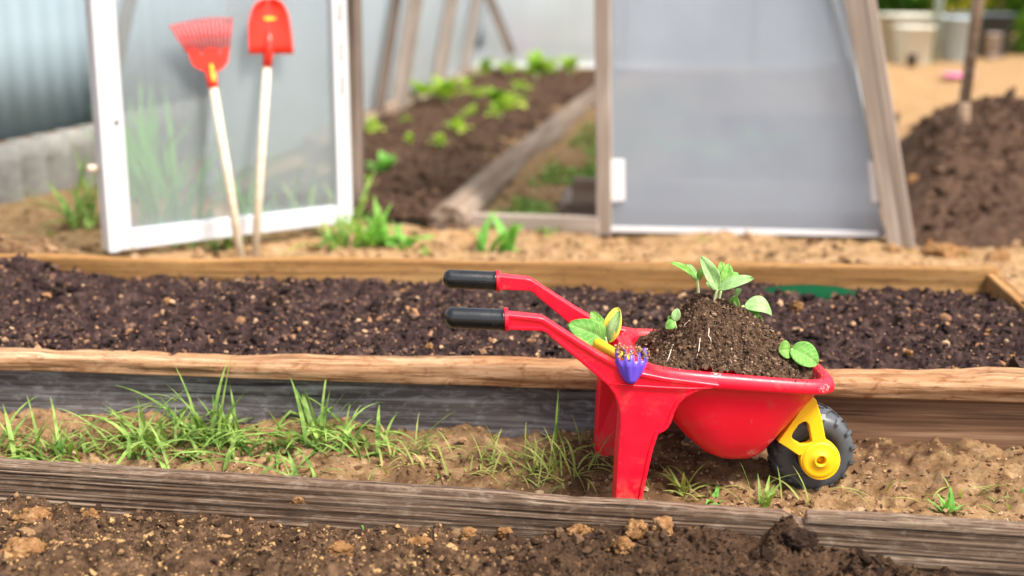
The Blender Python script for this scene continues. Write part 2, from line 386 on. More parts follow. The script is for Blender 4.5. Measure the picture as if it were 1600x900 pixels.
M_TUB = plastic('blue_grey_tub_plastic', (.42, .50, .53), .45, .2, dirtc=(.35, .42, .40))
M_DARKB = plastic('dark_blue_plastic', (.025, .04, .055), .45, .2)
M_POST = plastic('grey_green_post', (.30, .38, .33), .5, .2)
M_PINK = plastic('pink_plastic', (.85, .22, .45), .45, .1)
M_GREEN = plastic('dark_green_plastic', (.004, .045, .018), .85, .0, spec=.05)
M_BARK = wood_mat('stem_bark', (.08, .05, .03), (.14, .10, .06), (.2, .15, .1), grain=20)

# ------------------------------------------------------------------ ground sheet
P0 = Vector((-.53, 4.32, 0)); P1 = Vector((1.235, 3.84, 0))        # greenhouse front line
EX = (P1 - P0).normalized(); EN = Vector((EX.y, -EX.x, 0))          # EN points at the camera side
YFA = atz(0, 727, .068); YFB = atz(1600, 826, .068)
sl = (YFB.y - YFA.y) / (YFB.x - YFA.x)
fl = lambda x: YFA.y + sl * (x - YFA.x)                              # front plank's camera-side face
def front_line_y(x): return fl(np.asarray(x, float)) + .014
def near_beam_y(x): return 2.165 - .085 * x
def far_board_y(x): return 2.83 - .045 * x
def steps(segs):
    a = []
    for lo, hi, n in segs: a += list(np.linspace(lo, hi, n, endpoint=False))
    return np.array(a + [segs[-1][1]])
gx = steps([(-400, -60, 4), (-60, -12, 8), (-12, -3.2, 28), (-3.2, -1.15, 90), (-1.15, 1.15, 330), (1.15, 3.2, 90), (3.2, 12, 32), (12, 60, 8), (60, 400, 4)])
gy = steps([(-30, 0, 4), (0, 1.5, 8), (1.5, 1.7, 12), (1.7, 2.3, 110), (2.3, 2.8, 10), (2.8, 6.5, 190), (6.5, 16, 60), (16, 60, 16), (60, 900, 10)])
GX, GY = np.meshgrid(gx, gy, indexing='ij')
def ground_z(x, y, fine=True):
    x = np.asarray(x, float); y = np.asarray(y, float)
    path = smooth((y - front_line_y(x) - .005) / .015) * smooth((near_beam_y(x) + .03 - y) / .02)
    bank = np.exp(-np.clip(near_beam_y(x) - .02 - y, 0, 9) / .05) * path
    z = bank * (.014 + .016 * vnoise(x * 6, y * 6, None, 3)) * (1 - .55 * smooth((x - .2) / .2) * smooth((.55 - x) / .2))
    z = z + path * (.010 * fbm(x * 14, y * 14, None, 4, 11) + (.0075 * billow(x * 42, y * 42, 4, 17) if fine else 0))
    mid = smooth((y - far_board_y(x) - .01) / .04) * (1 - smooth((y - 9) / 3))
    z = z + mid * (.018 * fbm(x * 3, y * 3, None, 5, 21) + .006 * billow(x * 14, y * 14, 3, 23) + .02 * smooth(np.abs(y - 4.2) / .5 - .3))
    # the strip before the greenhouse lies level with the far board's top edge, then falls to the threshold
    z = z + .085 * np.exp(-((y - far_board_y(x) - .1) / .35) ** 2) * mid
    # low spoil mound by the fence corner on the left
    z = z + .10 * np.exp(-((x + 1.22) / .16) ** 2 - ((y - 2.98) / .20) ** 2) * mid
    z = z + .06 * np.exp(-((x + 1.55) / .35) ** 2 - ((y - 4.3) / .4) ** 2)
    z = np.where((y < front_line_y(x) - .004), -.16, z)
    z = np.where((y > near_beam_y(x) + .03) & (y < far_board_y(x)) & (x < 1.10), -.05, z)
    z = z + smooth((y - 7) / 4) * smooth((x - 1.8) / 1) * .10 * (1 - smooth((y - 15) / 6))
    return z
gz = ground_z(GX, GY)
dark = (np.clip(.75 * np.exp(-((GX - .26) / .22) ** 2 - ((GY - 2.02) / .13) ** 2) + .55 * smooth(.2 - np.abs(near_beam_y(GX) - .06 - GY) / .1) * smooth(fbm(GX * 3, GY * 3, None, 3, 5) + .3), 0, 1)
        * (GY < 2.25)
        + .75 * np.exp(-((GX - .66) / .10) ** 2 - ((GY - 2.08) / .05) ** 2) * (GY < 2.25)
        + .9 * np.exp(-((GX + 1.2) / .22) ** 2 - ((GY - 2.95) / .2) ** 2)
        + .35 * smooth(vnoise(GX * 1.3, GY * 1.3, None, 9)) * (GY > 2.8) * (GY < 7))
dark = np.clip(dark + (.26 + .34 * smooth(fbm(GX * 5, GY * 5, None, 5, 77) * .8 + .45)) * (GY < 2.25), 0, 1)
me = mesh_np(np.stack([GX.ravel(), GY.ravel(), gz.ravel()], 1), grid_faces(len(gx), len(gy)), True, {'dark': dark.ravel()})
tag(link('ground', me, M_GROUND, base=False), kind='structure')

# ------------------------------------------------------------------ soil sheets and crumbs
ico = {}
def icosphere(sub):
    if sub not in ico:
        bm = bmesh.new(); bmesh.ops.create_icosphere(bm, subdivisions=sub, radius=1)
        ico[sub] = (np.array([v.co[:] for v in bm.verts]), np.array([[v.index for v in f.verts] for f in bm.faces])); bm.free()
    return ico[sub]
def crumbs(name, P, S, mat, sub=1, flat=.7, jitter=.28, seedpow=1.0, sm=False, seeds=None):
    V0, F0 = icosphere(sub); n = len(P); k = len(V0)
    sc = S[:, None] * rng.uniform(.6, 1.3, (n, 3)); sc[:, 2] *= flat
    V = V0[None] * (1 + rng.normal(0, jitter, (n, k, 1)).clip(-.5, .6)) * sc[:, None]
    a = rng.uniform(0, 2 * np.pi, n); b = rng.normal(0, .5, n); ca, sa, cb, sb = np.cos(a)[:, None], np.sin(a)[:, None], np.cos(b)[:, None], np.sin(b)[:, None]
    y, z = V[..., 1] * cb - V[..., 2] * sb, V[..., 1] * sb + V[..., 2] * cb
    x, y = V[..., 0] * ca - y * sa, V[..., 0] * sa + y * ca
    V = np.stack([x, y, z], -1) + P[:, None]
    F = F0[None] + (np.arange(n) * k)[:, None, None]
    if seeds is None: seeds = rng.uniform(0, 1, n) ** seedpow
    me = mesh_np(V.reshape(-1, 3), F.reshape(-1, 3), sm, {'seed': np.repeat(seeds, k)})
    return me
def sheet(name, xs, ys, zf, mat):
    X, Y = np.meshgrid(xs, ys, indexing='ij'); Z = zf(X, Y)
    return tag(link(name, mesh_np(np.stack([X.ravel(), Y.ravel(), Z.ravel()], 1), grid_faces(len(xs), len(ys))), mat, base=False), kind='structure')

# raised bed of dark soil
def bed_z(x, y):
    t = (y - near_beam_y(x)) / .66
    z = .116 + .012 * fbm(x * 6, y * 6, None, 5, 31) + .009 * billow(x * 26, y * 26, 6, 33, .68) + .018 * np.sin(np.pi * np.clip(t, 0, 1))
    z = z + .055 * np.exp(-((x + 1.14) / .09) ** 2 - ((y - 2.82) / .09) ** 2)
    return z + .012 * np.exp(-((x - .55) / .12) ** 2 - ((y - 2.62) / .12) ** 2)
X, T = np.meshgrid(np.linspace(-1.45, 1.10, 640), np.linspace(0, 1, 190), indexing='ij'); Y = near_beam_y(X) + .004 + T * (far_board_y(X) + .02 - near_beam_y(X))
tag(link('bed_soil', mesh_np(np.stack([X.ravel(), Y.ravel(), bed_z(X, Y).ravel()], 1), grid_faces(640, 190)), M_SOIL, base=False), kind='structure')
n = 34000
x = rng.uniform(-1.3, 1.08, n); y = rng.uniform(0, 1, n) ** 1.1 * .66 + near_beam_y(x) + .01
s = np.clip(rng.lognormal(-6.15, .62, n), .0008, .014)
keep = rng.uniform(0, 1, n) < .35 + .65 * smooth(fbm(x * 6, y * 9, None, 4, 57) + .45); x, y, s = x[keep], y[keep], s[keep]
P = np.stack([x, y, bed_z(x, y) + s * .25], 1)
tag(link('soil_crumbs', crumbs('c', P, s, M_CR_D, seedpow=1.25), M_CR_D), 'dark purplish soil crumbs mixed with orange brick bits, covering the long raised bed', 'soil crumbs', kind='stuff')
# front bed
def front_z(x, y):
    z = .001 + .010 * fbm(x * 7, y * 7, None, 5, 41) + .010 * billow(x * 26, y * 26, 6, 43, .6)
    z = z + .036 * np.exp(-((x + .57) / .17) ** 2 - ((y - 1.60) / .09) ** 2) + .022 * np.exp(-((x + .32) / .12) ** 2 - ((y - 1.60) / .07) ** 2)
    z = z + .016 * np.exp(-((x + .02) / .10) ** 2 - ((y - 1.56) / .06) ** 2)
    z = z + .018 * np.exp(-((x - .12) / .35) ** 2 - ((y - 1.66) / .08) ** 2)
    z = z - .018 * smooth((x - .45) / .3)
    return z + .034 * np.exp(-((x - .385) / .022) ** 2 - ((y - 1.670) / .022) ** 2)
X, T = np.meshgrid(np.linspace(-1.0, 1.0, 800), np.linspace(0, 1, 260), indexing='ij'); Y = 1.15 + T * (fl(X) + .006 - 1.15)
tag(link('front_soil', mesh_np(np.stack([X.ravel(), Y.ravel(), front_z(X, Y).ravel()], 1), grid_faces(800, 260), True, {'damp': (np.clip(smooth((X + .12) / .2) * .5 + .5 * smooth(fbm(X * 9, Y * 9, None, 4, 88) - .1), 0, .85)).ravel()}), M_SOILF, base=False), kind='structure')
n = 32000
x = rng.uniform(-.9, .9, n); y = rng.uniform(1.38, 1, n) if False else 1.38 + rng.uniform(0, 1, n) * (fl(x) - .004 - 1.38)
s = np.clip(rng.lognormal(-6.85, .78, n), .0005, .012)
P = np.stack([x, y, front_z(x, y) + s * .2], 1)
sd = np.clip(rng.uniform(0, 1, n) ** .9 * (1 - .42 * smooth((x + .10) / .25)) + .10 * (x < -.05), 0, 1)
tag(link('soil_crumbs', crumbs('c', P, s, M_CR_F, seeds=sd), M_CR_F), 'fine brown soil crumbs in the foreground bed before the weathered plank', 'soil crumbs', kind='stuff')
# path crumbs
n = 9000
x = rng.uniform(-.95, .95, n); y = rng.uniform(0, 1, n); y = front_line_y(x) + .02 + (near_beam_y(x) - front_line_y(x) - .03) * y
keep = rng.uniform(0, 1, n) < .25 + .75 * smooth(fbm(x * 7, y * 7, None, 3, 51) + .2); x, y = x[keep], y[keep]; n = len(x)
s = np.clip(rng.lognormal(-6.1, .5, n), .0008, .009)
tag(link('sand_crumbs', crumbs('c', np.stack([x, y, ground_z(x, y) + s * .2], 1), s, M_CR_S), M_CR_S), 'small sandy crumbs scattered on the path around the toy wheelbarrow', 'sand crumbs', kind='stuff')
n = 5000
x = rng.uniform(-2.2, 2.4, n); y = rng.uniform(2.9, 5.2, n); s = np.clip(rng.lognormal(-5.1, .55, n), .002, .025)
tag(link('sand_crumbs', crumbs('c', np.stack([x, y, ground_z(x, y) + s * .2], 1), s, M_CR_S), M_CR_S), 'sandy lumps and grit on the strip before the greenhouse', 'sand crumbs', kind='stuff')

# individual clods one can point at
def clod(p, r, label, mat, seed, sq=(1, 1, .8), group='clods lying in the foreground soil'):
    rr = np.random.default_rng(seed); Va, Fa = icosphere(4); Vb, Fb = icosphere(2); parts = []
    d = 1 + .26 * fbm(Va[:, 0] * 1.5 + seed, Va[:, 1] * 1.5, Va[:, 2] * 1.5, 6, seed, .68) - .10 * np.abs(vnoise(Va[:, 0] * 5, Va[:, 1] * 5 + seed, Va[:, 2] * 5, seed + 3))
    parts.append((Va * d[:, None] * .82 * r * np.array(sq), Fa))
    for k in range(46):
        u = rr.normal(0, 1, 3); u /= np.linalg.norm(u); u[2] = u[2] * .9 - .1; sz = r * rr.uniform(.07, .34) * (1 if k < 14 else .5)
        d = 1 + .30 * fbm(Vb[:, 0] * 1.6 + k * 3.1, Vb[:, 1] * 1.6 + seed, Vb[:, 2] * 1.6, 3, seed + k)
        spread = rr.uniform(.72, .98) if k < 30 else rr.uniform(.9, 1.5); c = u * spread * r * np.array(sq); 
        if k >= 30: c[2] = -r * .5
        parts.append((Vb * d[:, None] * sz + c, Fb))
    V, F = join_np(parts)
    return tag(link('soil_clod', mesh_np(V + np.array(p), F), mat), label, 'clod', group)
def fclod(u, v, r, label, mat=M_CLOD, seed=1, sq=(1, .9, .8), z=-.015):
    p = atz(u, v, .016); p.y = min(p.y, float(fl(p.x)) - r * .95); clod((p.x, p.y, float(front_z(p.x, p.y)) + r * .50), r * 1.2, label, mat, seed, sq)
fclod(733, 838, .0115, 'small round pale ochre clod near the middle of the front plank', seed=3)
fclod(789, 832, .0105, 'pointed ochre clod touching the foot of the front plank, right of the round pale clod', seed=5, sq=(1.1, .8, 1))
fclod(905, 845, .0155, 'wide ochre clod below the knot, left of the pair under the red leg', seed=8, sq=(1.2, .9, .75))
fclod(994, 845, .017, 'orange-brown crumbly clod directly under the near red leg', seed=12, sq=(1, .9, .95))
fclod(1034, 852, .016, 'pale tan clod touching the right side of the orange-brown one', seed=17, sq=(1, .9, 1))
fclod(972, 880, .0125, 'lower ochre clod nearest the picture edge below the orange-brown one', seed=21)
fclod(530, 862, .0155, 'knobbly golden clod on the brown soil left of centre', seed=25, sq=(1.2, .9, .8))
fclod(655, 845, .014, 'dusty tan clod half sunk in crumbs between the golden and the round pale clods', mat=M_CLOD, seed=29, sq=(1.3, .9, .6))
fclod(52, 800, .020, 'large ochre clod at the far left foot of the front plank', seed=31, sq=(1.4, 1, .75))
fclod(40, 878, .021, 'broad yellowish clod in the bottom left corner', seed=35, sq=(1.3, 1, .8))
fclod(140, 800, .014, 'small orange clod just right of the large one at the far left', seed=39)
fclod(75, 838, .017, 'mid brown clod between the two left corner clods', mat=M_SOILF, seed=43)
fclod(1248, 868, .0165, 'dark crumbly soil lump heaped against the front plank on the right', mat=M_CLODD, seed=47, sq=(1.45, .9, .85))
# knobs dried on the plank
q = on_plane(457, 803, (0, 1.725, 0), Vector((0, 1, 0)))
clod((q.x, float(front_line_y(q.x)) - .026, q.z), .0075, 'tiny orange dirt knob stuck to the face of the front plank', M_CLOD, 51, (1.4, .5, .9), None)
# larger clods in the bed
k = 0
for (u, v, r, c) in [(262, 478, .010, 'pale'), (352, 455, .010, 'tan'), (145, 452, .009, 'orange'), (425, 470, .015, 'mauve brown'), (630, 446, .011, 'tan'), (672, 535, .010, 'pinkish'), (1245, 492, .013, 'tan'), (1420, 545, .008, 'pale'), (1545, 520, .008, 'orange'), (1583, 548, .008, 'whitish')]:
    p = atz(u, v, .145); k += 1
    clod((p.x, p.y, float(bed_z(p.x, p.y)) + r * .3), r, [
        'pale lump in the dark raised bed under the white door corner', 'tan lump in the raised bed below the toy rake handle', 'orange lump in the raised bed near its far left end',
        'widest mauve-brown clod in the left half of the raised bed', 'tan lump in the raised bed just left of the far black grip', 'pinkish lump by the near beam left of the red handles',
        'tan clod in the raised bed right of the seedlings', 'pale pebble-sized lump in the raised bed near the right end', 'orange lump in the right end of the raised bed', 'whitish stone by the right edge of the raised bed'][k - 1],
        M_CLODD if c == 'mauve brown' else M_CLOD, 60 + k, group='clods lying in the raised bed')

# ------------------------------------------------------------------ boards
def board(name, a, b, zt0, zt1, zb0, zb1, thick, mat, nx=200, nz=24, rough=.001, topfn=None, roundr=.25, bulge=0, parent=None, wob=0, seed=0, grain=90):
    """a, b: ends of the camera-side face on plan; zt/zb: top and bottom heights at the two ends"""
    a = Vector((a[0], a[1], 0)); b = Vector((b[0], b[1], 0)); L = (b - a).length; ex = (b - a) / L; ey = Vector((-ex.y, ex.x, 0))
    mw = Matrix(((ex.x, ey.x, 0, a.x), (ex.y, ey.y, 0, a.y), (0, 0, 1, 0), (0, 0, 0, 1)))
    xs = np.linspace(0, L, nx)
    # loop of (depth fraction, height fraction, outward normal)
    loop = []
    for i in range(nz): loop.append((0, i / (nz - 1) * (1 - roundr * .5), (-1, 0)))
    for i in range(1, 5):
        t = i / 5 * math.pi / 2; loop.append(((1 - math.cos(t)) * roundr, 1 - roundr * .5 * (1 - math.sin(t)), (-math.cos(t), math.sin(t))))
    for i in range(7): loop.append((roundr + (1 - 2 * roundr) * i / 6, 1, (0, 1)))
    for i in range(1, 5):
        t = i / 5 * math.pi / 2; loop.append((1 - (1 - math.sin(t)) * roundr, 1 - roundr * .5 * (1 - math.cos(t)), (math.sin(t), math.cos(t))))
    for i in range(5): loop.append((1, (1 - roundr * .5) * (1 - i / 4), (1, 0)))
    lp = np.array([(p[0], p[1]) for p in loop]); ln = np.array([p[2] for p in loop]); m = len(lp)
    X = np.repeat(xs[:, None], m, 1); T = X / L
    zt = zt0 + (zt1 - zt0) * T; zb = zb0 + (zb1 - zb0) * T
    if topfn is not None: zt = zt + topfn(xs)[:, None] * np.ones(m)
    hgt = zt - zb; Z = zb + lp[None, :, 1] * hgt; Yy = lp[None, :, 0] * thick + 0 * X
    if bulge: Yy = Yy - bulge * np.sin(np.pi * lp[None, :, 1]) * (ln[None, :, 0] < .3)
    if wob:
        Yy = Yy + wob * vnoise(xs * 1.7, xs * 0 + seed)[:, None]; Z = Z + wob * .6 * vnoise(xs * 2.1, xs * 0 + seed + 5)[:, None] * lp[None, :, 1]
    d = rough * (fbm(X * 2.2, Z * grain, Yy * grain, 4, seed) + .7 * fbm(X * 9, Z * grain * .5, Yy * grain * .5, 3, seed + 9))
    Yy = Yy + d * ln[None, :, 0]; Z = Z + d * ln[None, :, 1]
    V = np.stack([X.ravel(), Yy.ravel(), Z.ravel()], 1); F = grid_faces(nx, m, wrap=True)
    bm = bmesh.new(); vv = [bm.verts.new(v) for v in V]
    for f in F: bm.faces.new([vv[i] for i in f[::-1]])
    bm.faces.new(vv[:m]); bm.faces.new(vv[-m:][::-1])
    bmesh.ops.recalc_face_normals(bm, faces=bm.faces)
    me = bpy.data.meshes.new('m'); bm.to_mesh(me); bm.free()
    for p in me.polygons: p.use_smooth = True
    return link(name, me, mat, parent, mw)

def front_top(x):        # worn edge with a splintered notch at the right and a lifted layer at the left
    w = .0034 * fbm(x * 3.3, x * 0, None, 6, 71, .6) + .0007 * vnoise(x * 60, x * 0, None, 72)
    X = x - 1.2
    notch = -.010 * smooth((X - .395) / .035) * (X < .4335) + .0015 * smooth((X - .4335) / .002) * (X > .4335)
    layer = .0022 * smooth((X + .64) / .004) * (1 - smooth((X + .55) / .25))
    sag = -.004 * smooth((X - .0) / .06) * (1 - smooth((X - .1) / .1))
    return w + notch + layer + sag
b_ = board('garden_plank', (-1.2, fl(-1.2)), (1.2, fl(1.2)), .066, .066, -.10, -.10, .030, M_WFRONT, nx=1100, nz=130, rough=.0010, topfn=front_top, roundr=.12, seed=70, grain=260)
tag(b_, 'long weathered dark brown grainy plank across the foreground, splintered notch near its right end', 'plank')
# near side of the raised bed: peeled log over old planks
def beam_top(x): return .006 * fbm(x * 2.5, x * 0, None, 5, 81) + .0014 * vnoise(x * 25, x * 0, None, 82)
nb = near_beam_y
tag(board('log_beam', (-1.5, nb(-1.5) - .030), (1.35, nb(1.35) - .030), .150, .137, .114, .100, .052, M_WTAN, nx=900, nz=40, rough=.0034, topfn=beam_top, roundr=.22, bulge=.004, wob=.004, seed=80, grain=40),
    'long peeled tan log slab capping the near side of the raised bed', 'beam')
tag(board('side_plank', (-1.5, nb(-1.5) - .014), (.262, nb(.262) - .014), .122, .112, -.05, -.05, .026, M_WGREY, nx=420, nz=50, rough=.002, roundr=.2, wob=.003, seed=90, grain=50),
    'blue-grey weathered plank under the tan log, left half of the raised bed', 'plank', 'planks under the tan log')
tag(board('side_plank', (.266, nb(.266) - .012), (1.35, nb(1.35) - .014), .108, .100, -.05, -.05, .026, M_WBROWN, nx=260, nz=50, rough=.002, roundr=.2, wob=.003, seed=95, grain=50),
    'red-brown weathered plank under the tan log, behind the toy wheel', 'plank', 'planks under the tan log')
pk = board('wooden_peg', (.300, nb(.3) - .045), (.345, nb(.345) - .045), .088, .086, -.03, -.03, .022, M_WPOSTD, nx=20, nz=20, rough=.001, seed=97)
tag(pk, 'short dark wooden peg driven in behind the red tray of the wheelbarrow', 'peg')
# far golden plank and the right-hand end plank
fa, fb = atz(80, 402, .178), atz(1562, 420, .178)
tag(board('edge_plank', (fa.x - .35, fa.y + .01), (fb.x, fb.y), .180, .180, .05, .05, .028, M_WGOLD, nx=300, nz=20, rough=.0008, roundr=.1, topfn=lambda x: .004 * fbm(x * 3, x * 0, None, 3, 99), seed=98),
    'golden brown plank along the far side of the raised bed', 'plank')
ec = board('end_plank', (fb.x + .006, fb.y + .03), (fb.x - .055, fb.y - .62), .168, .150, .0, .0, -.030, M_WGOLD, nx=60, nz=16, rough=.0008, roundr=.12, seed=101)
tag(ec, 'short tan plank closing the right end of the raised bed', 'plank')
# dark green plastic piece half buried against the far plank
g0 = atz(1255, 440, .15); V = []; nu, nv = 30, 8
for i in range(nu):
    t = i / (nu - 1) * math.pi
    for j in range(nv):
        q = j / (nv - 1)
        V.append((g0.x - .12 * math.cos(t) * (1 - .10 * q), g0.y - .045 * q - .02, .116 + .032 * math.sin(t) ** .7 * (1 - .85 * q ** 2))) 
me = mesh_py(V, [(i * nv + j, i * nv + j + 1, (i + 1) * nv + j + 1, (i + 1) * nv + j) for i in range(nu - 1) for j in range(nv - 1)])
o = link('plastic_sheet', me, M_GREEN); md = o.modifiers.new('thickness', 'SOLIDIFY'); md.thickness = .003
tag(o, 'dark green plastic piece half buried against the far golden plank', 'plastic sheet')

# ------------------------------------------------------------------ greenhouse
gh = empty('greenhouse', (P0.x, P0.y, 0), 'home-made greenhouse of grey timber posts and cloudy grey panels, open doorway in its middle', 'greenhouse')
def FP(u, v, off=0):     # a point of the front plane (off = metres towards the camera)
    return on_plane(u, v, P0 + EN * off, EN)
def fprism(name, pix, off, thick, mat, parent, bevel=.003, lab=None):
    me = prism_mesh([FP(u, v, off) for u, v in pix], -EN, thick, bevel)
    mw = Matrix(((EX.x, -EN.x, 0, P0.x), (EX.y, -EN.y, 0, P0.y), (0, 0, 1, 0), (0, 0, 0, 1)))
    # local z must be the grain direction for uprights: use a frame whose x runs up the timber
    up = (FP(*pix[0], off) - FP(*pix[-1], off)).normalized() if len(pix) == 4 and abs((FP(*pix[0], off) - FP(*pix[-1], off)).z) > .4 else EX
    if up is not EX:
        yv = -EN; zv = up.cross(yv).normalized()
        mw = Matrix(((up.x, yv.x, zv.x, P0.x), (up.y, yv.y, zv.y, P0.y), (up.z, yv.z, zv.z, 0), (0, 0, 0, 1)))
    me.transform(mw.inverted()); o = link(name, me, mat, parent, mw)
    if lab: o['label'] = lab
    return o
TOP = -1900      # well above the frame: greenhouse is about 1.8 m tall
def ext(u0, v0, u1, v1, v): return u0 + (u1 - u0) * (v - v0) / (v1 - v0)
# posts (top-left, top-right, bottom-right, bottom-left)
def up_post(name, ul0, ur0, ul1, ur1, v1, off, th, mat, vt=-560, lab=None):
    return fprism(name, [(ext(ul0, 0, ul1, v1, vt), vt), (ext(ur0, 0, ur1, v1, vt), vt), (ur1, v1), (ul1, v1)], off, th, mat, gh, lab=lab)
up_post('post', 534, 553, 546, 560, 352, .02, .07, M_WPOSTD, lab='hinge post of the open white door')
up_post('post', 928, 953, 932, 955, 368, .02, .08, M_WPOST)
up_post('leaning_post', 1322, 1352, 1388, 1413, 390, .05, .07, M_WPOST, lab='broad grey-brown post leaning inwards at the right corner')
up_post('cover_strip', 1352, 1369, 1413, 1431, 388, .052, .02, M_TAPE if False else M_WPOST)
up_post('leaning_post', 190, 206, 127, 138, 322, -.35, .04, M_WPOSTD, lab='thin dark post leaning at the left corner')
fprism('threshold', [(575, 331), (934, 341), (934, 372), (575, 362)], .03, .045, M_WPOST, gh)
fprism('base_board', [(956, 318), (1372, 326), (1386, 368), (956, 362)], -.030, .03, M_WPOST, gh)
pan = fprism('front_panel', [(ext(952, 0, 947, 358, -560), -560), (ext(1320, 0, 1383, 372, -560), -560), (1383, 372), (947, 360)], .005, .008, M_FILMR, gh, bevel=0)
fprism('bottom_trim', [(947, 354), (1372, 362), (1372, 370), (947, 362)], .012, .006, M_TAPE, gh, bevel=.001)
fprism('edge_strip', [(950, 249), (975, 249), (976, 314), (951, 315)], .012, .006, M_TAPE, gh, bevel=.001)
fprism('edge_strip', [(1356, 252), (1366, 252), (1374, 316), (1362, 316)], .012, .006, M_TAPE, gh, bevel=.001)
# ridge/lintel beam over the front
fprism('lintel', [(420, -560), (1255, -560), (1255, -520), (420, -520)], .03, .08, M_WPOST, gh)
# left half of the front, behind the open door
W0 = Vector((-1.10, 4.475, 0))
WL1 = atz(742, 107, .06); WL1.z = 0                    # far left corner
DD = (WL1 - W0).normalized(); LEN = (WL1 - W0).length
WR0 = Vector((P1.x, P1.y, 0)) - EN * .04 - EX * .07; WR1 = Vector((3.0, WL1.y - .15, 0))
def quad_panel(name, a, b, c, d, th, mat, parent, lab=None):
    n = (b - a).cross(d - a).normalized()
    me = prism_mesh([a, b, c, d], n, th, 0); o = link(name, me, mat, parent); 
    if lab: o['label'] = lab
    return o
zt = 1.85; LEAN = .34
inL = Vector((LEAN, 0, 0)); inR = Vector((.62, 0, 0))
Z = Vector((0, 0, 1))
quad_panel('front_panel', P0 + Z * .04 - EX * .02, W0 + Z * .04, W0 + Z * zt + inL, P0 + Z * zt - EX * .02, .006, M_FILM, gh)
quad_panel('side_panel', W0 + Z * .08, WL1 + Z * .08, WL1 + Z * zt + inL, W0 + Z * zt + inL, .006, M_FILMW, gh)
quad_panel('end_panel', WL1 + Z * .09, WR1 + Z * .09, WR1 + Z * zt - inR, WL1 + Z * zt + inL, .006, M_FILMW, gh)
quad_panel('side_panel', WR0 + Z * .08, WR1 + Z * .08, WR1 + Z * zt - inR, WR0 + Z * zt - inR, .006, M_FILMW, gh)
def timber(name, a, b, w, d, mat, parent=gh, lab=None):
    a, b = Vector(a), Vector(b); L = (b - a).length; ex = (b - a) / L
    ref = Vector((0, 1, 0)) if abs(ex.y) < .8 else Vector((0, 0, 1)); ez = ex.cross(ref).normalized(); ey = ez.cross(ex)
    mw = Matrix(((ex.x, ey.x, ez.x, a.x), (ex.y, ey.y, ez.y, a.y), (ex.z, ey.z, ez.z, a.z), (0, 0, 0, 1)))
    me = prism_mesh([(0, -d / 2, -w / 2), (L, -d / 2, -w / 2), (L, -d / 2, w / 2), (0, -d / 2, w / 2)], (0, 1, 0), d, .004)
    o = link(name, me, mat, parent, mw)
    if lab: o['label'] = lab
    return o
# wall studs along the left wall, leaning with it (seen through the doorway)
for (u, v, w, m) in [(590, 158, .05, M_WPOSTD), (621, 142, .09, M_WPOST), (682, 134, .08, M_WPOST), (724, 112, .06, M_WPOST)]:
    p = on_plane(u, v, W0 + Vector((.05, 0, 0)), Vector((-DD.y, DD.x, 0)))
    base = Vector((p.x, p.y, .04)); timber('stud', base, base + Vector((LEAN * .95, 0, zt - .06)), w, .06, m)
timber('brace', at(800, 84, WL1.y - .25), at(735, -75, WL1.y - .25), .07, .04, M_WPOSTD)
timber('end_rail', WL1 + Z * .085, WR1 + Z * .085, .03, .05, M_TAPE)
for s_ in (.30, .62):
    a_ = WL1.lerp(WR1, s_ + .08); timber('stud', a_ + Z * .08, a_ + Z * zt, .05, .04, M_WPOST)
for s_ in (.10,):
    a_ = WR0.lerp(WR1, s_); timber('stud', a_ + Z * .05, a_ + Z * zt - inR, .07, .06, M_WPOST)
# open white door: hinge at the left post, swung towards the camera
DH = atz(549, 346, .055); DE = atz(166, 393, .055)
DX = (DE - DH); DX.z = 0; DW = DX.length; DX.normalize(); DN = Vector((-DX.y, DX.x, 0))
if DN.y > 0: DN = -DN
mwD = Matrix(((-DX.x, -DN.x, 0, DE.x), (-DX.y, -DN.y, 0, DE.y), (0, 0, 1, .055), (0, 0, 0, 1)))
door = bpy.data.objects.new('door', None); COL.objects.link(door); door.parent = gh; door.empty_display_size = .05
door.matrix_basis = WM[gh.name].inverted() @ mwD; WM[door.name] = mwD; door['label'] = 'open white-painted door with a cloudy pane'
DHt = 1.72
def dbox(name, x0, x1, y0, y1, z0, z1, mat, upright):
    me = prism_mesh([(x0, y0, z0), (x1, y0, z0), (x1, y0, z1), (x0, y0, z1)], (0, 1, 0), y1 - y0, .003)
    if upright:
        Rm = mwD @ Matrix(((0, 0, 1, 0), (0, 1, 0, 0), (-1, 0, 0, 0), (0, 0, 0, 1))) ; Rm = mwD @ Matrix.Rotation(R(-90), 4, 'Y')
        me.transform((mwD.inverted() @ Rm).inverted()); return link(name, me, mat, door, Rm)
    return link(name, me, mat, door, mwD)
dbox('stile', .0, .030, -.030, .03, 0, DHt, M_WHITE, True)
dbox('stile', .032, .072, -.012, .025, 0, DHt, M_WHITE, True)
dbox('stile', DW - .050, DW, -.012, .025, 0, DHt, M_WHITE, True)
dbox('rail', .074, DW - .052, -.012, .025, 0, .055, M_WHITE, False)
dbox('rail', .074, DW - .052, -.012, .025, DHt - .06, DHt, M_WHITE, False)
dbox('pane', .070, DW - .048, .004, .010, .053, DHt - .058, M_FILM, False)
mb = MB(); mb.tube([(-.030, .01, .235), (-.01, .01, .235), (.0, .01, .235)], [.011, .010, .008], 10)
link('door_knob', mb.mesh(), M_HANDLE, door, mwD)
mb = MB(); mb.tube([(.052, -.016, .36), (.052, -.0122, .36)], .006, 10); link('screw', mb.mesh(), M_WPOSTD, door, mwD)
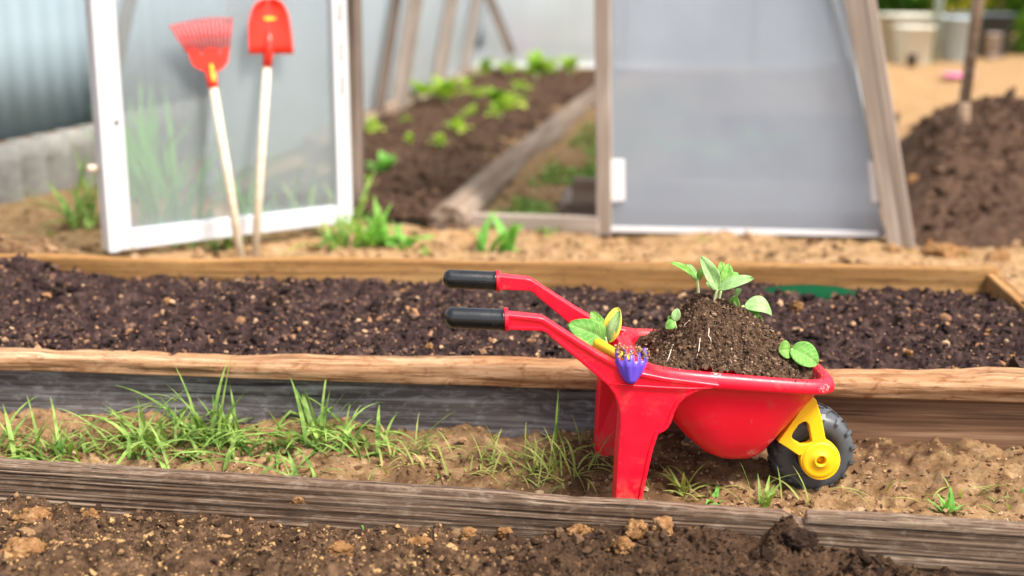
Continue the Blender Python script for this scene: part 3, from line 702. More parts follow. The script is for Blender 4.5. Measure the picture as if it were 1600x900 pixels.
for zz in (.62, .50, .40): 
    mb = MB(); mb.add([(DW - .03, -.0155, zz), (DW - .022, -.0155, zz), (DW - .021, -.0155, zz + .055), (DW - .029, -.0155, zz + .055), (DW - .03, -.0115, zz), (DW - .022, -.0115, zz), (DW - .021, -.0115, zz + .055), (DW - .029, -.0115, zz + .055)],
        [(0, 1, 2, 3), (7, 6, 5, 4), (0, 4, 5, 1), (1, 5, 6, 2), (2, 6, 7, 3), (3, 7, 4, 0)])
    link('hinge', mb.mesh(False), M_WPOST, door, mwD)

# beds inside the greenhouse
LG0 = atz(700, 325, .075); LG1 = atz(948, 128, .075)
LB0 = atz(552, 190, .09); LB1 = atz(744, 108, .07)
ddir = (LG1 - LG0).normalized()
def gh_z(x, y): return .042 + .020 * fbm(x * 2.5, y * 2.5, None, 5, 111) + .012 * billow(x * 12, y * 12, 3, 113)
nu, nv = 60, 300; V = []
a0 = W0 + (P0 - W0) * .1 - EN * .03; 
lft = lambda t: Vector((W0.x + .1, W0.y, 0)).lerp(WL1, t); rgt = lambda t: (LG0 - ddir * .02).lerp(LG0 + ddir * ((WL1.y - LG0.y) / ddir.y), t)
for j in range(nv):
    t = (j / (nv - 1)) ** 1.3; l, r_ = lft(t), rgt(t); r_ = r_ + Vector((.03, 0, 0))
    if t == 0: pass
    for i in range(nu):
        p = l.lerp(r_, i / (nu - 1)); V.append((p.x, p.y))
V = np.array(V); V = np.column_stack([V, gh_z(V[:, 0], V[:, 1])])
tag(link('greenhouse_soil', mesh_np(V, grid_faces(nv, nu)), M_SOILG, base=False), kind='structure')
n = 2500; t = rng.uniform(0, 1, n) ** 1.6; q = rng.uniform(0.02, .98, n)
P = np.array([lft(a).lerp(rgt(a), b)[:2] for a, b in zip(t, q)]); s = np.clip(rng.lognormal(-4.7, .5, n), .003, .03)
tag(link('soil_crumbs', crumbs('c', np.column_stack([P, gh_z(P[:, 0], P[:, 1]) + s * .2]), s, M_SOILG), M_SOILG), 'brown soil lumps covering the planted bed inside the greenhouse', 'soil crumbs', kind='stuff')
def log(name, a, b, r0, r1, mat, label, nseg=60, flat=1.0):
    a, b = Vector(a), Vector(b); ex = (b - a).normalized(); ey = Vector((-ex.y, ex.x, 0)).normalized(); ez = ex.cross(ey)
    L = (b - a).length; t = np.linspace(0, 1, nseg); th = np.linspace(0, 2 * np.pi, 20, endpoint=False); T, TH = np.meshgrid(t, th, indexing='ij')
    rr = (r0 + (r1 - r0) * T) * (1 + .10 * fbm(T * L * 2, np.cos(TH) * 1.2 + 5, np.sin(TH) * 1.2, 4, 5))
    V = np.stack([T * L, np.cos(TH) * rr + .02 * vnoise(T * L * .9, T * 0 + 3), np.sin(TH) * rr * flat], -1).reshape(-1, 3)
    me0 = mesh_np(V, grid_faces(nseg, 20, True)); bm = bmesh.new(); bm.from_mesh(me0); bm.verts.ensure_lookup_table()
    bm.faces.new([bm.verts[i] for i in range(20)]); bm.faces.new([bm.verts[(nseg - 1) * 20 + i] for i in range(19, -1, -1)]); bmesh.ops.recalc_face_normals(bm, faces=bm.faces); bm.to_mesh(me0); bm.free()
    mw = Matrix(((ex.x, ey.x, ez.x, a.x), (ex.y, ey.y, ez.y, a.y), (ex.z, ey.z, ez.z, a.z), (0, 0, 0, 1)))
    return tag(link(name, me0, mat, None, mw), label, 'log')
log('edging_log', (LG0.x, LG0.y, .025), (LG1.x + .5 * ddir.x, LG1.y + .5 * ddir.y, .03), .062, .07, M_WLOG, 'long grey edging log between the planted bed and the path in the greenhouse', flat=1.0)
log('edging_log', (LB0.x - .12, LB0.y - .8, .05), (LB1.x, LB1.y, .04), .06, .05, M_WLOG, 'grey edging log along the left wall inside the greenhouse')
# dark block and cut log end beside the right-hand post
c0 = atz(915, 338, .02)
o = timber('wooden_block', (c0.x - .045, c0.y, .08), (c0.x + .10, c0.y - .02, .08), .14, .05, M_WPOSTD, None); tag(o, 'dark upright wooden block standing inside the doorway by the middle post', 'block')
c1 = atz(886, 336, .02)
log('cut_log', (c1.x, c1.y - .01, .035), (c1.x + .03, c1.y + .35, .035), .026, .026, M_WPOSTD, 'short dark cut log lying by the wooden block in the doorway', nseg=12)
# bed behind the right front panel
rb0 = FP(965, 330, -.35); rb0.z = 0; rb1 = FP(1375, 330, -.35); rb1.z = 0
tag(board('bed_plank', (rb0.x, rb0.y), (rb1.x, rb1.y), .13, .13, 0, 0, .03, M_WPOST, nx=60, nz=10, rough=.001), 'grey plank edging the bed behind the cloudy right panel', 'plank')
X, T = np.meshgrid(np.linspace(0, 1, 50), np.linspace(0, 1, 120), indexing='ij'); Y = 4.35 + T * 2.6; X = .62 + (Y - 4.35) * .12 + X * (.62 + T * .55)
tag(link('right_bed_soil', mesh_np(np.stack([X.ravel(), Y.ravel(), (.085 + .02 * fbm(X * 4, Y * 4, None, 4, 5)).ravel()], 1), grid_faces(50, 120)), M_SOILG, base=False), kind='structure')

# ------------------------------------------------------------------ plants
def leafy(p, r, nl, name, label, cat, mat, group, stemmat=M_STEM, up=.5, W=.55, seed=0):
    random.seed(seed); o = empty(name, p, label, cat, group); p = Vector(p)
    a0 = random.random() * 6
    for k in range(nl):
        az = a0 + k * 2.4 + random.uniform(-.4, .4); el = random.uniform(.15, up) * (1.3 if k < 2 else 1)
        L = r * random.uniform(.75, 1.15); d = Vector((math.cos(az) * math.cos(el), math.sin(az) * math.cos(el), math.sin(el)))
        b = p + Vector((0, 0, r * .25)) + d * r * .35; mb = MB()
        mb.leaf(b, b + d * L, L * W * 1.3, Vector((0, 0, 1)), .15, .15, .8, 8, 5, .02); link('leaf', mb.mesh(), mat, o)
    mb = MB(); mb.tube([p - Vector((0, 0, .01)), p + Vector((0, 0, r * .5))], r * .04, 6); link('stem', mb.mesh(), stemmat, o); return o
ghp = [(580, 206, .085, 6, 'second-nearest plant by the left post, pale leaves'), (633, 192, .05, 4, 'tiny plant alone left of the upper row'), (660, 160, .15, 6, 'green plant nearest the left wall boards'),
       (697, 166, .17, 7, 'broad plant by the second wall stud'), (729, 142, .10, 5, 'small plant midway up the bed'), (759, 118, .14, 6, 'far plant below the third wall stud'),
       (794, 118, .15, 6, 'far plant with yellow leaves under the slanting brace'), (838, 130, .21, 8, 'large far plant right of the brace'), (892, 120, .16, 6, 'farthest plant by the right post'),
       (783, 172, .17, 9, 'largest plant in the middle of the bed'), (782, 190, .11, 5, 'yellowish plant just in front of the largest one'), (717, 214, .09, 5, 'bright yellow-green plant in the middle of the bed'),
       (687, 238, .065, 4, 'small yellow plant in front of the bright yellow-green one'), (600, 270, .085, 8, 'bushy green plant nearest the doorway'), (565, 300, .06, 4, 'little plant half hidden by the hinge post'), (640, 232, .05, 3, 'small sprout left of the small yellow plant'), (745, 160, .09, 4, 'sprout between the small midway plant and the largest one'), (812, 150, .10, 4, 'sprout between the largest plant and the large far one'), (735, 185, .07, 4, 'sprout left of the largest plant'), (860, 113, .12, 4, 'far sprout left of the farthest plant')]
for i, (u, v, r, nl, lab) in enumerate(ghp):
    p = atz(u, v, .05); leafy((p.x, p.y, float(gh_z(p.x, p.y)) - .005), r * .74, nl + 4, 'squash_plant', lab + ' in the greenhouse bed', 'plant', M_GHLEAF if i != 13 else M_SEEDD, 'young plants in the greenhouse bed', seed=100 + i, up=1.15, W=.62)
for i, (u, v, lab) in enumerate([(1060, 262, 'left blurred plant behind the cloudy right panel'), (1110, 268, 'second blurred plant behind the cloudy right panel'), (1195, 255, 'right blurred plant behind the cloudy right panel')]):
    p = atz(u, v, .1); leafy((p.x, p.y, .10), .13, 8, 'squash_plant', lab, 'plant', M_SEEDD, 'young plants behind the cloudy panel', seed=130 + i)

def tuft(u, v, nb_, L, name, label, mat=M_GRASS, group=None, W=.005, spread=.02, bend=1.2, z=None, seed=0, azr=None, cat='grass tuft', lean=.3, Y=None):
    random.seed(seed); p = atz(u, v, .0 if z is None else z); zz = float(ground_z(p.x, p.y)) if z is None else z
    if z is None: p = atz(u, v, zz)
    mb = MB()
    for k in range(nb_):
        az = random.uniform(0, 6.283) if azr is None else random.uniform(*azr)
        b = (p.x + random.gauss(0, spread), p.y + random.gauss(0, spread * .6), zz - .004)
        l = L * random.uniform(.55, 1.1); mb.blade(b, az, l, W * random.uniform(.7, 1.25), random.uniform(.3, 1.4) * bend, random.uniform(.02, lean), 8, random.uniform(-.5, .5))
    o = link(name, mb.mesh(), mat); return tag(o, label, cat, group)

# grass mass on the path
def grass_mass(pts, n, L, W, label, mat, seed):
    random.seed(seed); mb = MB()
    for k in range(n):
        (u, v, su, sv, w) = random.choices(pts, [q[4] for q in pts])[0]
        uu, vv = random.gauss(u, su), random.gauss(v, sv); p = atz(uu, vv, .01)
        lo, hi = fl(p.x) + .052, float(near_beam_y(p.x)) - .03
        if Y_LIM and not (lo < p.y < hi): p.y = random.uniform(lo, lo + .15)
        z = float(ground_z(p.x, p.y))
        mb.blade((p.x, p.y, z - .003), random.uniform(0, 6.283), L * random.lognormvariate(0, .35), W * random.uniform(.6, 1.3), random.uniform(.5, 2.4), random.uniform(.1, 1.05), 9, random.uniform(-.6, .6))
    return tag(link('grass', mb.mesh(), mat), label, 'grass', kind='stuff')
Y_LIM = True
# ground_z is evaluated on the real front line
grass_mass([(225, 698, 30, 10, 3), (330, 690, 38, 14, 5), (410, 705, 25, 8, 1), (495, 695, 34, 14, 4), (560, 702, 25, 10, 1.3), (50, 708, 40, 6, 1.6), (120, 708, 25, 6, .7)], 385, .085, .0072, 'fresh green grass growing on the path behind the front plank, thickest at left', M_GRASS, 5)
grass_mass([(650, 715, 60, 14, 1), (790, 725, 55, 12, 1.6), (880, 735, 40, 10, 1.4), (1130, 765, 80, 8, .5), (400, 690, 120, 12, 1), (60, 705, 60, 8, 1), (1500, 770, 60, 15, .3)], 260, .060, .0036, 'thin yellowish green grass strands lying over the sandy path', M_GRASSY, 6)
tuft(330, 690, 5, .185, 'grass_tuft', 'tallest grass blades, standing up against the grey plank at left', M_GRASS, W=.0085, bend=.5, lean=.22, seed=11, spread=.008)
tuft(505, 690, 9, .15, 'grass_tuft', 'upright grass tuft crossing the log left of centre', M_GRASS, W=.0065, bend=.7, lean=.6, seed=12, spread=.006)
tuft(150, 690, 4, .06, 'grass_tuft', 'small curved grass tuft by the plank at far left', M_GRASS, W=.004, seed=13, azr=(-.4, .4))
tuft(640, 712, 9, .10, 'grass_tuft', 'low grass tuft with long blades reaching right, in front of the grey plank', M_GRASS, W=.005, seed=14, azr=(-.3, .8), bend=1.4, lean=.7)
tuft(866, 712, 2, .165, 'grass_tuft', 'single tall blade standing before the log left of the red legs', M_GRASS, W=.005, seed=15, spread=.001, bend=.12, lean=.06)
tuft(850, 735, 16, .085, 'grass_tuft', 'spreading yellow-green tuft left of the red legs', M_GRASSY, W=.004, seed=16, bend=2.0, lean=.9)
tuft(905, 700, 4, .06, 'grass_tuft', 'thin tuft just left of the far red leg', M_GRASSY, W=.003, seed=26, bend=.7)
tuft(1068, 775, 11, .070, 'grass_tuft', 'leafy weed sprouting under the red tray', M_GRASSY, W=.0075, seed=17, spread=.006, bend=1.3, lean=.7)
tuft(1120, 782, 7, .07, 'grass_tuft', 'short broad-bladed tuft between the leg and the wheel', M_SEEDD, W=.008, seed=18, bend=2.2, lean=.9)
tuft(1190, 792, 8, .078, 'grass_tuft', 'broad-bladed tuft in front of the tyre, left side', M_GRASS, W=.008, seed=19, spread=.009, bend=.9, lean=.6)
tuft(1272, 795, 2, .062, 'grass_tuft', 'two thin blades in front of the tyre, right side', M_GRASS, W=.0035, seed=20, spread=.004, bend=.9, azr=(2.6, 3.4), lean=.3)
tuft(1478, 802, 15, .046, 'weed_rosette', 'small bright green rosette on the bare sand at right', M_SEEDD, W=.0065, seed=21, spread=.003, bend=.9, lean=.75, cat='weed')
tuft(1535, 770, 6, .045, 'grass_tuft', 'thin dark grass strands right of the bright rosette', M_GRASS, W=.0025, seed=22, bend=2.2, lean=.9)
tuft(1470, 712, 2, .035, 'grass_tuft', 'lone short blade on the path near the right edge', M_GRASS, W=.004, seed=23, bend=1.8, lean=.6, azr=(-.3, .3), spread=.002)
tuft(1595, 770, 4, .04, 'grass_tuft', 'tiny tuft at the right edge of the path', M_GRASS, W=.0035, seed=24, bend=1.6)
# weeds behind the raised bed
for i, (u, v, nb_, L, W, m, nm, lab) in enumerate([
    (780, 395, 13, .17, .036, M_SEEDD, 'broad_leaf_weed', 'broad-leaved green weed in front of the threshold'), (925, 392, 6, .05, .014, M_SEED, 'broad_leaf_weed', 'small weed at the foot of the middle post'),
    (585, 385, 20, .17, .030, M_SEED, 'broad_leaf_weed', 'pale green weed under the hinge post'), (535, 392, 24, .16, .016, M_GRASS, 'grass_tuft', 'wide grass tuft under the right corner of the white door'),
    (620, 385, 10, .13, .03, M_SEEDD, 'broad_leaf_weed', 'green weed right of the hinge post'), (350, 392, 14, .11, .013, M_GRASS, 'grass_tuft', 'grass tuft under the door behind the toy rake'),
    (125, 352, 20, .26, .018, M_GRASS, 'grass_tuft', 'tall grass tuft leaning against the grey corrugated panels'), (95, 390, 5, .04, .012, M_SEED, 'broad_leaf_weed', 'tiny weed left of the white door'),
    (15, 385, 6, .05, .014, M_SEED, 'broad_leaf_weed', 'small weed at the left picture edge'), (75, 365, 5, .04, .012, M_GRASSY, 'broad_leaf_weed', 'yellowish weed near the foot of the fence'),
    (1100, 378, 4, .035, .009, M_GRASSY, 'grass_tuft', 'tiny grass tuft below the cloudy right panel'), (1500, 405, 5, .05, .012, M_GRASSY, 'broad_leaf_weed', 'yellowish weed between the ochre lumps at right'),
    (660, 400, 6, .06, .012, M_SEED, 'broad_leaf_weed', 'low weed on the sand left of the broad-leaved one')]):
    tuft(u, v, nb_, L, nm, lab, m, 'weeds on the strip before the greenhouse', W=W, spread=.03 if nb_ > 8 else .012, bend=1.2, lean=.7, seed=200 + i, cat='weed' if 'weed' in nm else 'grass tuft')
# grass behind the white door and along the fence
for i, (x_, y_, n_, L, lab) in enumerate([(-1.06, 3.93, 30, .50, 'tall green weeds seen through the left of the door pane'), (-1.02, 3.86, 12, .17, 'bright green weed behind the door pane near its foot'), (-.80, 4.05, 16, .30, 'leafy weed behind the door pane between the toy tools'), (-.64, 4.17, 8, .22, 'thin weed behind the door pane near the hinge'), (-1.30, 4.5, 30, .5, 'tallest weeds between the fence and the greenhouse')]):
    random.seed(300 + i); mb = MB()
    for k in range(n_): mb.blade((x_ + random.gauss(0, .05), y_ + random.gauss(0, .04), 0), random.uniform(0, 6.28), L * random.uniform(.5, 1.1), .022, random.uniform(.2, 1.2), random.uniform(.05, .5), 8)
    tag(link('tall_weed', mb.mesh(), M_SEEDD if i != 3 else M_GRASS), lab, 'weed', 'weeds behind the open door')
# grass on the greenhouse path
random.seed(9); mb = MB()
for k in range(2600):
    t = random.random() ** 1.5; p = LG0.lerp(LG1, t); w = .12 + .35 * t; x_ = p.x + .14 + random.random() * w * 1.6; y_ = p.y + random.uniform(-.1, .2)
    if vnoise(np.array([x_ * 4]), np.array([y_ * 2.5]))[0] > -.45: mb.blade((x_, y_, float(ground_z(x_, y_, False)) - .004), random.uniform(0, 6.28), .06, .012, 1.5, .4, 5)
tag(link('grass', mb.mesh(), M_GRASS), 'patchy short grass on the path inside the greenhouse beside the edging log', 'grass', kind='stuff')

# ------------------------------------------------------------------ fence at left
FA = Vector((-1.93, 3.4, 0)); FD = Vector((math.sin(R(13)), math.cos(R(13)), 0)); FN = Vector((FD.y, -FD.x, 0))
def corrugated(a, length, z0, z1, pitch, amp, mat, off, topjit=0, nz=6, sharp=False):
    n = int(length / pitch * 14); s_ = np.linspace(0, length, n); 
    w = np.sin(s_ / pitch * 2 * np.pi) * amp
    if sharp: w = np.clip(w * 2.2, -amp, amp)
    V = []
    for i in range(n):
        for j in range(nz):
            p = a + FD * s_[i] + FN * (off + w[i]); V.append((p.x, p.y, z0 + (z1 - z0) * j / (nz - 1)))
    me = mesh_np(np.array(V), grid_faces(n, nz)); return me
fe = empty('metal_fence', FA + FN * -.05, 'blue-grey profiled sheet metal fence at the left edge', 'fence')
me = corrugated(FA, 11, .255, 2.0, .115, .003, M_BLUE, -.05, sharp=True); o = link('sheet_panel', me, M_BLUE, fe); o.modifiers.new('t', 'SOLIDIFY').thickness = .002
for k in range(4):
    p = FA + FD * (.3 + 2.7 * k) - FN * .12; mb = MB(); mb.tube([(p.x, p.y, -.1), (p.x, p.y, 1.95)], .03, 12); link('post', mb.mesh(), M_POST, fe)
mb = MB()
for z_ in (.5, 1.7): mb.tube([FA - FN * .10 + Z * z_, FA + FD * 11 - FN * .10 + Z * z_], .02, 4)
link('rail', mb.mesh(False), M_POST, fe)
s0 = 0
for k, (ln, zt_, lab) in enumerate([(1.53, .262, 'grey corrugated panel nearest the camera, dug in below the blue fence'), (.98, .285, 'second grey corrugated panel, standing higher, with a dark hole'), (1.1, .285, 'third grey corrugated panel, partly behind the white door'), (1.1, .255, 'fourth grey corrugated panel behind the greenhouse corner'), (1.1, .22, 'fifth grey corrugated panel, farthest along the fence')]):
    me = corrugated(FA + FD * s0, ln, -.1, zt_, .15, .045, M_SLATE, .015 + .02 * (k % 2)); s0 += ln - .03
    o = link('corrugated_panel', me, M_SLATE); o.modifiers.new('t', 'SOLIDIFY').thickness = .006; tag(o, lab, 'corrugated panel', 'grey corrugated panels under the blue fence')
# green strip of weeds behind the panels
random.seed(10); mb = MB()
for k in range(500):
    p = FA + FD * random.uniform(.3, 4) - FN * random.uniform(.10, .25); mb.blade(p, random.uniform(0, 6.28), random.uniform(.18, .30), .014, 1.0, .3, 6)
tag(link('grass', mb.mesh(), M_HEDGE), 'dark green grass showing in the gap between the blue fence and the grey panels', 'grass', kind='stuff')

# ------------------------------------------------------------------ toy rake and toy shovel leaning on the door
def door_pt(u, v, off):      # a point in front of the door face by off metres
    return on_plane(u, v, Vector((DE.x, DE.y, 0)) + DN * off, DN)
def frame_along(a, b, face):
    ex = (b - a).normalized(); ey = (face - ex * face.dot(ex)).normalized(); ez = ex.cross(ey); return ex, ey, ez
# rake
rb = atz(377, 401, .03); rb = atz(377, 401, float(ground_z(rb.x, rb.y))); rt = door_pt(330, 118, .035)
rake = empty('toy_rake', rb, 'small red fan-toothed toy rake on a cream wooden handle, leaning on the white door', 'toy rake')
mb = MB(); mb.tube([rb - Vector((0, 0, .015)), rb.lerp(rt, .5), rt], [.0125, .0122, .0118], 14); link('handle', mb.mesh(), M_HANDLE, rake)
ex, ey, ez = frame_along(rb, rt, DN); 
lft_ = ez if ez.x < 0 else -ez
hd = rt - ex * .02
mb = MB(); mb.tube([rt - ex * .035, rt + ex * .012], [.0145, .0155], 14); mb.tube([rt + ex * .012, rt + ex * .05], [.0155, .008], 14); link('socket', mb.mesh(), M_REDT, rake)
sk = MB(); q0 = rt + ey * .014; sk.leaf(q0 - ex * .025, q0 + ex * .035, .012, ey, .02, 0); link('sticker', sk.mesh(), M_YEL, rake)
# fan measured in the picture: base plate then 13 tines
def rp(u, v, o_=.035): return door_pt(u, v, o_)
pl = [(303, 104), (299, 98), (292, 78), (306, 76), (314, 86), (322, 76), (338, 75), (342, 86), (347, 76), (357, 74), (355, 96), (348, 106), (336, 113), (322, 113)]
link('rake_plate', prism_mesh([rp(u, v) for u, v in pl], DN, .006, .001), M_REDT, rake)
nt = 14
for k in range(nt):
    t = k / (nt - 1); b0 = (293 + (357 - 293) * t, 82 - 2 * t); tip = (266 + (360 - 266) * t, 40 - 12 * math.sin(t * math.pi * .62))
    mb = MB(); a_, c_ = rp(*b0, .038), rp(*tip, .042); m_ = a_.lerp(c_, .85) + DN * .004
    mb.tube([a_, m_, c_, c_ + DN * .018 - Vector((0, 0, .004))], [.0034, .0032, .0029, .0020], 6); link('tine', mb.mesh(), M_REDT, rake)
mb = MB(); mb.tube([rp(281, 60, .036), rp(320, 56, .036), rp(358, 55, .036)], .0016, 6); link('cross_bar', mb.mesh(), M_REDT, rake)
# shovel
sb = atz(398, 392, .03); stp = door_pt(418, 96, .03)
shv = empty('toy_shovel', sb, 'small red toy shovel on a cream wooden handle, blade up against the white door', 'toy shovel')
mb = MB(); mb.tube([sb - Vector((0, 0, .02)), sb.lerp(stp, .5), stp], [.012, .0118, .0115], 14); link('handle', mb.mesh(), M_HANDLE, shv)
out = [(388, 82), (386, 55), (387, 32), (391, 16), (400, 4), (412, -1), (426, 0), (438, 6), (446, 20), (451, 45), (455, 72), (455, 80)]
cx = 420; nu = 24; rows = []
prof = [(84, 387, 455), (70, 386.5, 453.5), (55, 386, 452), (40, 386, 450), (25, 388.5, 447.5), (14, 392, 443), (6, 398, 438), (1, 405, 431), (-1.5, 413, 424)]
V = []
for (v, ul, ur) in prof:
    for j in range(nu):
        q = j / (nu - 1) * 2 - 1; u = (ul + ur) / 2 + (ur - ul) / 2 * q
        V.append(door_pt(u, v, .03) + DN * (.016 * q * q - .012 * (1 - abs(q)) * 0 + .010 * max(0, 1 - abs(q) * 6) * (v > 38)) )
me = mesh_py(V, [(i * nu + j, i * nu + j + 1, (i + 1) * nu + j + 1, (i + 1) * nu + j) for i in range(len(prof) - 1) for j in range(nu - 1)])
o = link('blade', me, M_REDT, shv); o.modifiers.new('t', 'SOLIDIFY').thickness = .004
mb = MB(); a_, c_ = stp - (stp - sb).normalized() * .015, door_pt(420, 74, .034); mb.tube([a_, c_, door_pt(421, 48, .034)], [.0145, .0125, .006], 14); link('socket', mb.mesh(), M_REDT, shv)
mb = MB(); mb.leaf(door_pt(412, 29, .037), door_pt(432, 29, .037), .011, DN, .02, 0); link('sticker', mb.mesh(), M_YLEAF, shv)

# ------------------------------------------------------------------ soil heap, stick, things at the back right
def heap_z(x, y):
    z = .21 * np.exp(-((x - 2.02) / .34) ** 2 - ((y - 5.45) / .55) ** 2) + .14 * np.exp(-((x - 1.95) / .70) ** 2 - ((y - 4.75) / .62) ** 2)
    edge = smooth((x - (1.14 + .27 * (y - 3.84) + .06 * vnoise(y * 4, y * 0 + 2))) / .26) * smooth((y - (3.82 + .15 * vnoise(x * 3, x * 0 + 9))) / .12) * smooth((6.2 + .2 * vnoise(x * 2, x * 0 + 19) - y) / .5)
    return np.where(edge > 0, (z + .035 + .022 * fbm(x * 5, y * 5, None, 5, 121) + .012 * billow(x * 16, y * 16, 4, 123)) * edge + ground_z(x, y, False) - .012 * (1 - edge), ground_z(x, y, False) - .012)
xs = np.linspace(1.25, 3.3, 260); ys = np.linspace(3.7, 6.5, 260); X, Y = np.meshgrid(xs, ys, indexing='ij')
tag(link('soil_heap', mesh_np(np.stack([X.ravel(), Y.ravel(), heap_z(X, Y).ravel()], 1), grid_faces(260, 260)), M_SOILG), 'large dark brown heap of loose soil at the right with a stick standing in it', 'soil heap')
n = 3500; y = rng.uniform(3.95, 6.0, n); x = 1.29 + .27 * (y - 3.84) + rng.uniform(0, 1.5, n); s = np.clip(rng.lognormal(-4.7, .5, n), .003, .035)
tag(link('soil_crumbs', crumbs('c', np.column_stack([x, y, heap_z(x, y) + s * .2]), s, M_SOILG), M_SOILG), 'dark lumps lying over the brown soil heap at the right', 'soil crumbs', kind='stuff')
for i, (u, v, r, lab) in enumerate([(1470, 385, .045, 'larger ochre lump at the near foot of the dark heap'), (1560, 388, .032, 'smaller ochre lump at the near foot of the dark heap'), (1500, 378, .030, 'middle ochre lump at the near foot of the dark heap'), (1427, 296, .022, 'pale lump on the left flank of the dark heap'), (1395, 382, .02, 'grey lump by the foot of the leaning corner post')]):
    p = atz(u, v, .05); clod((p.x, p.y, float(heap_z(p.x, p.y)) + r * .5), r, lab, M_CLOD, 80 + i, (1.3, 1, .8), 'ochre lumps by the dark heap')
sp0 = at(1505, 210, 5.02); sp1 = at(1507, 160, 5.03); sp2 = at(1531, -20, 5.08); sp3 = sp2 + (sp2 - sp1) * 1.5
st = empty('garden_spade', (sp0.x, sp0.y, float(heap_z(sp0.x, sp0.y))), 'wooden-handled tool standing upright in the dark soil heap', 'spade')
mb = MB(); mb.tube([sp1, sp2, sp3], [.022, .023, .023], 12); link('handle', mb.mesh(), M_STAKE, st)
mb = MB(); mb.tube([sp0 - (sp1 - sp0) * .4, sp0, sp1 + (sp1 - sp0) * .1], [.026, .026, .021], 12); link('socket', mb.mesh(), M_STAKE, st)
bl = sp0 - (sp1 - sp0) * .4; mb = MB()
mb.add([bl + Vector(q) for q in [(-.09, 0, 0), (.09, 0, 0), (.08, .01, -.2), (0, .01, -.26), (-.08, .01, -.2), (-.09, .006, 0), (.09, .006, 0), (.08, .016, -.2), (0, .016, -.26), (-.08, .016, -.2)]],
       [(0, 1, 2, 3, 4), (9, 8, 7, 6, 5), (0, 5, 6, 1), (1, 6, 7, 2), (2, 7, 8, 3), (3, 8, 9, 4), (4, 9, 5, 0)]); link('blade', mb.mesh(False), M_POST, st)

YB = 11.6
def gz1(x, y): return float(ground_z(x, y, False))
def tub(u0, u1, v0, v1, Y, name, label, cat, mat, taper=.9, rim=True, depth=None, sq=4):
    a, b, t_ = at(u0, v1, Y), at(u1, v1, Y), at((u0 + u1) / 2, v0, Y); c = (a + b) / 2; w = (b - a).length / 2; d = depth or w; g = gz1(c.x, Y); c.z = g; h = t_.z - g
    th = np.linspace(0, 2 * np.pi, 40, endpoint=False); ct, st_ = np.cos(th), np.sin(th); q = (np.abs(ct) ** sq + np.abs(st_) ** sq) ** (-1 / sq)
    V = []; P_ = [(taper * .96, 0), (taper, .02), (1, .93), (1.05, .935), (1.05, 1.0), (.98, 1.0), (.95, .9), (taper * .9, .08), (.01, .08)]
    for k_, z_ in P_:
        for j in range(40): V.append((c.x + w * k_ * ct[j] * q[j], c.y + d * k_ * st_[j] * q[j], g + h * z_))
    me = mesh_np(np.array(V), grid_faces(len(P_), 40, True)); return tag(link(name, me, mat), label, cat)
tub(1372, 1460, 22, 92, YB, 'cream_tub', 'wide cream plastic tub with green stains at the back right', 'tub', M_CREAM, .94, depth=.28, sq=5)
tub(1396, 1452, 40, 95, YB - .8, 'cream_tub', 'smaller yellowish tub standing before the wide cream tub', 'tub', M_CREAM, .9)
tub(1468, 1524, 26, 92, YB - .4, 'blue_tub', 'blue-grey round tub beside the dark trough', 'tub', M_TUB, .85, sq=2)
tub(1476, 1568, 20, 84, YB + .5, 'dark_trough', 'dark blue trough behind the blue-grey tub', 'trough', M_DARKB, .85, depth=.3, sq=6)
tub(1416, 1433, 85, 98, YB - 1.2, 'black_pot', 'small black plant pot lying on the sand before the tubs', 'pot', M_BLACK, .7, sq=2)
tub(1538, 1560, 52, 88, YB - .1, 'grey_block', 'small grey-brown crate under the end of the dark trough', 'crate', M_WPOST, .95, sq=8)
p = at(1461, 85, YB - .6); mb = MB(); mb.tube([(p.x, p.y, gz1(p.x, p.y)), (p.x, p.y, 2.1)], .035, 12); o = link('water_pipe', mb.mesh(), M_POST)
mb2 = MB(); tag(o, 'grey-green upright pipe between the cream tub and the blue tub', 'pipe')
# pink thing on the sand
p = at(1498, 118, 9.4); me = lathe_mesh([(.001, .0), (.07, .0), (.12, .02), (.115, .024), (.065, .006), (.001, .006)], (p.x, p.y, gz1(p.x, p.y) + .005), 'z', 28)
tag(link('pink_dish', me, M_PINK), 'shallow pink plastic dish lying on the sand behind the heap', 'dish')
# pink thing seen through the far end of the greenhouse
p = at(815, 62, WL1.y + .25); mb = MB()
me = lathe_mesh([(.001, -.16), (.10, -.16), (.14, .14), (.13, .14), (.09, -.15), (.001, -.15)], (p.x, p.y, p.z), 'z', 28)
o = link('pink_bucket', me, M_PINK); tag(o, 'pink bucket blurred behind the pale end wall of the greenhouse', 'bucket')
p2 = p; tt = empty('garden_table', (p2.x, p2.y, gz1(p2.x, p2.y)), 'low wooden bench carrying the pink bucket beyond the greenhouse end', 'bench')
timber('top', (p2.x - .3, p2.y, p.z - .175), (p2.x + .3, p2.y, p.z - .175), .25, .025, M_WPOST, tt)
for sx in (-.26, .26): timber('leg', (p2.x + sx, p2.y, gz1(p2.x, p2.y)), (p2.x + sx, p2.y, p.z - .19), .04, .04, M_WPOST, tt)

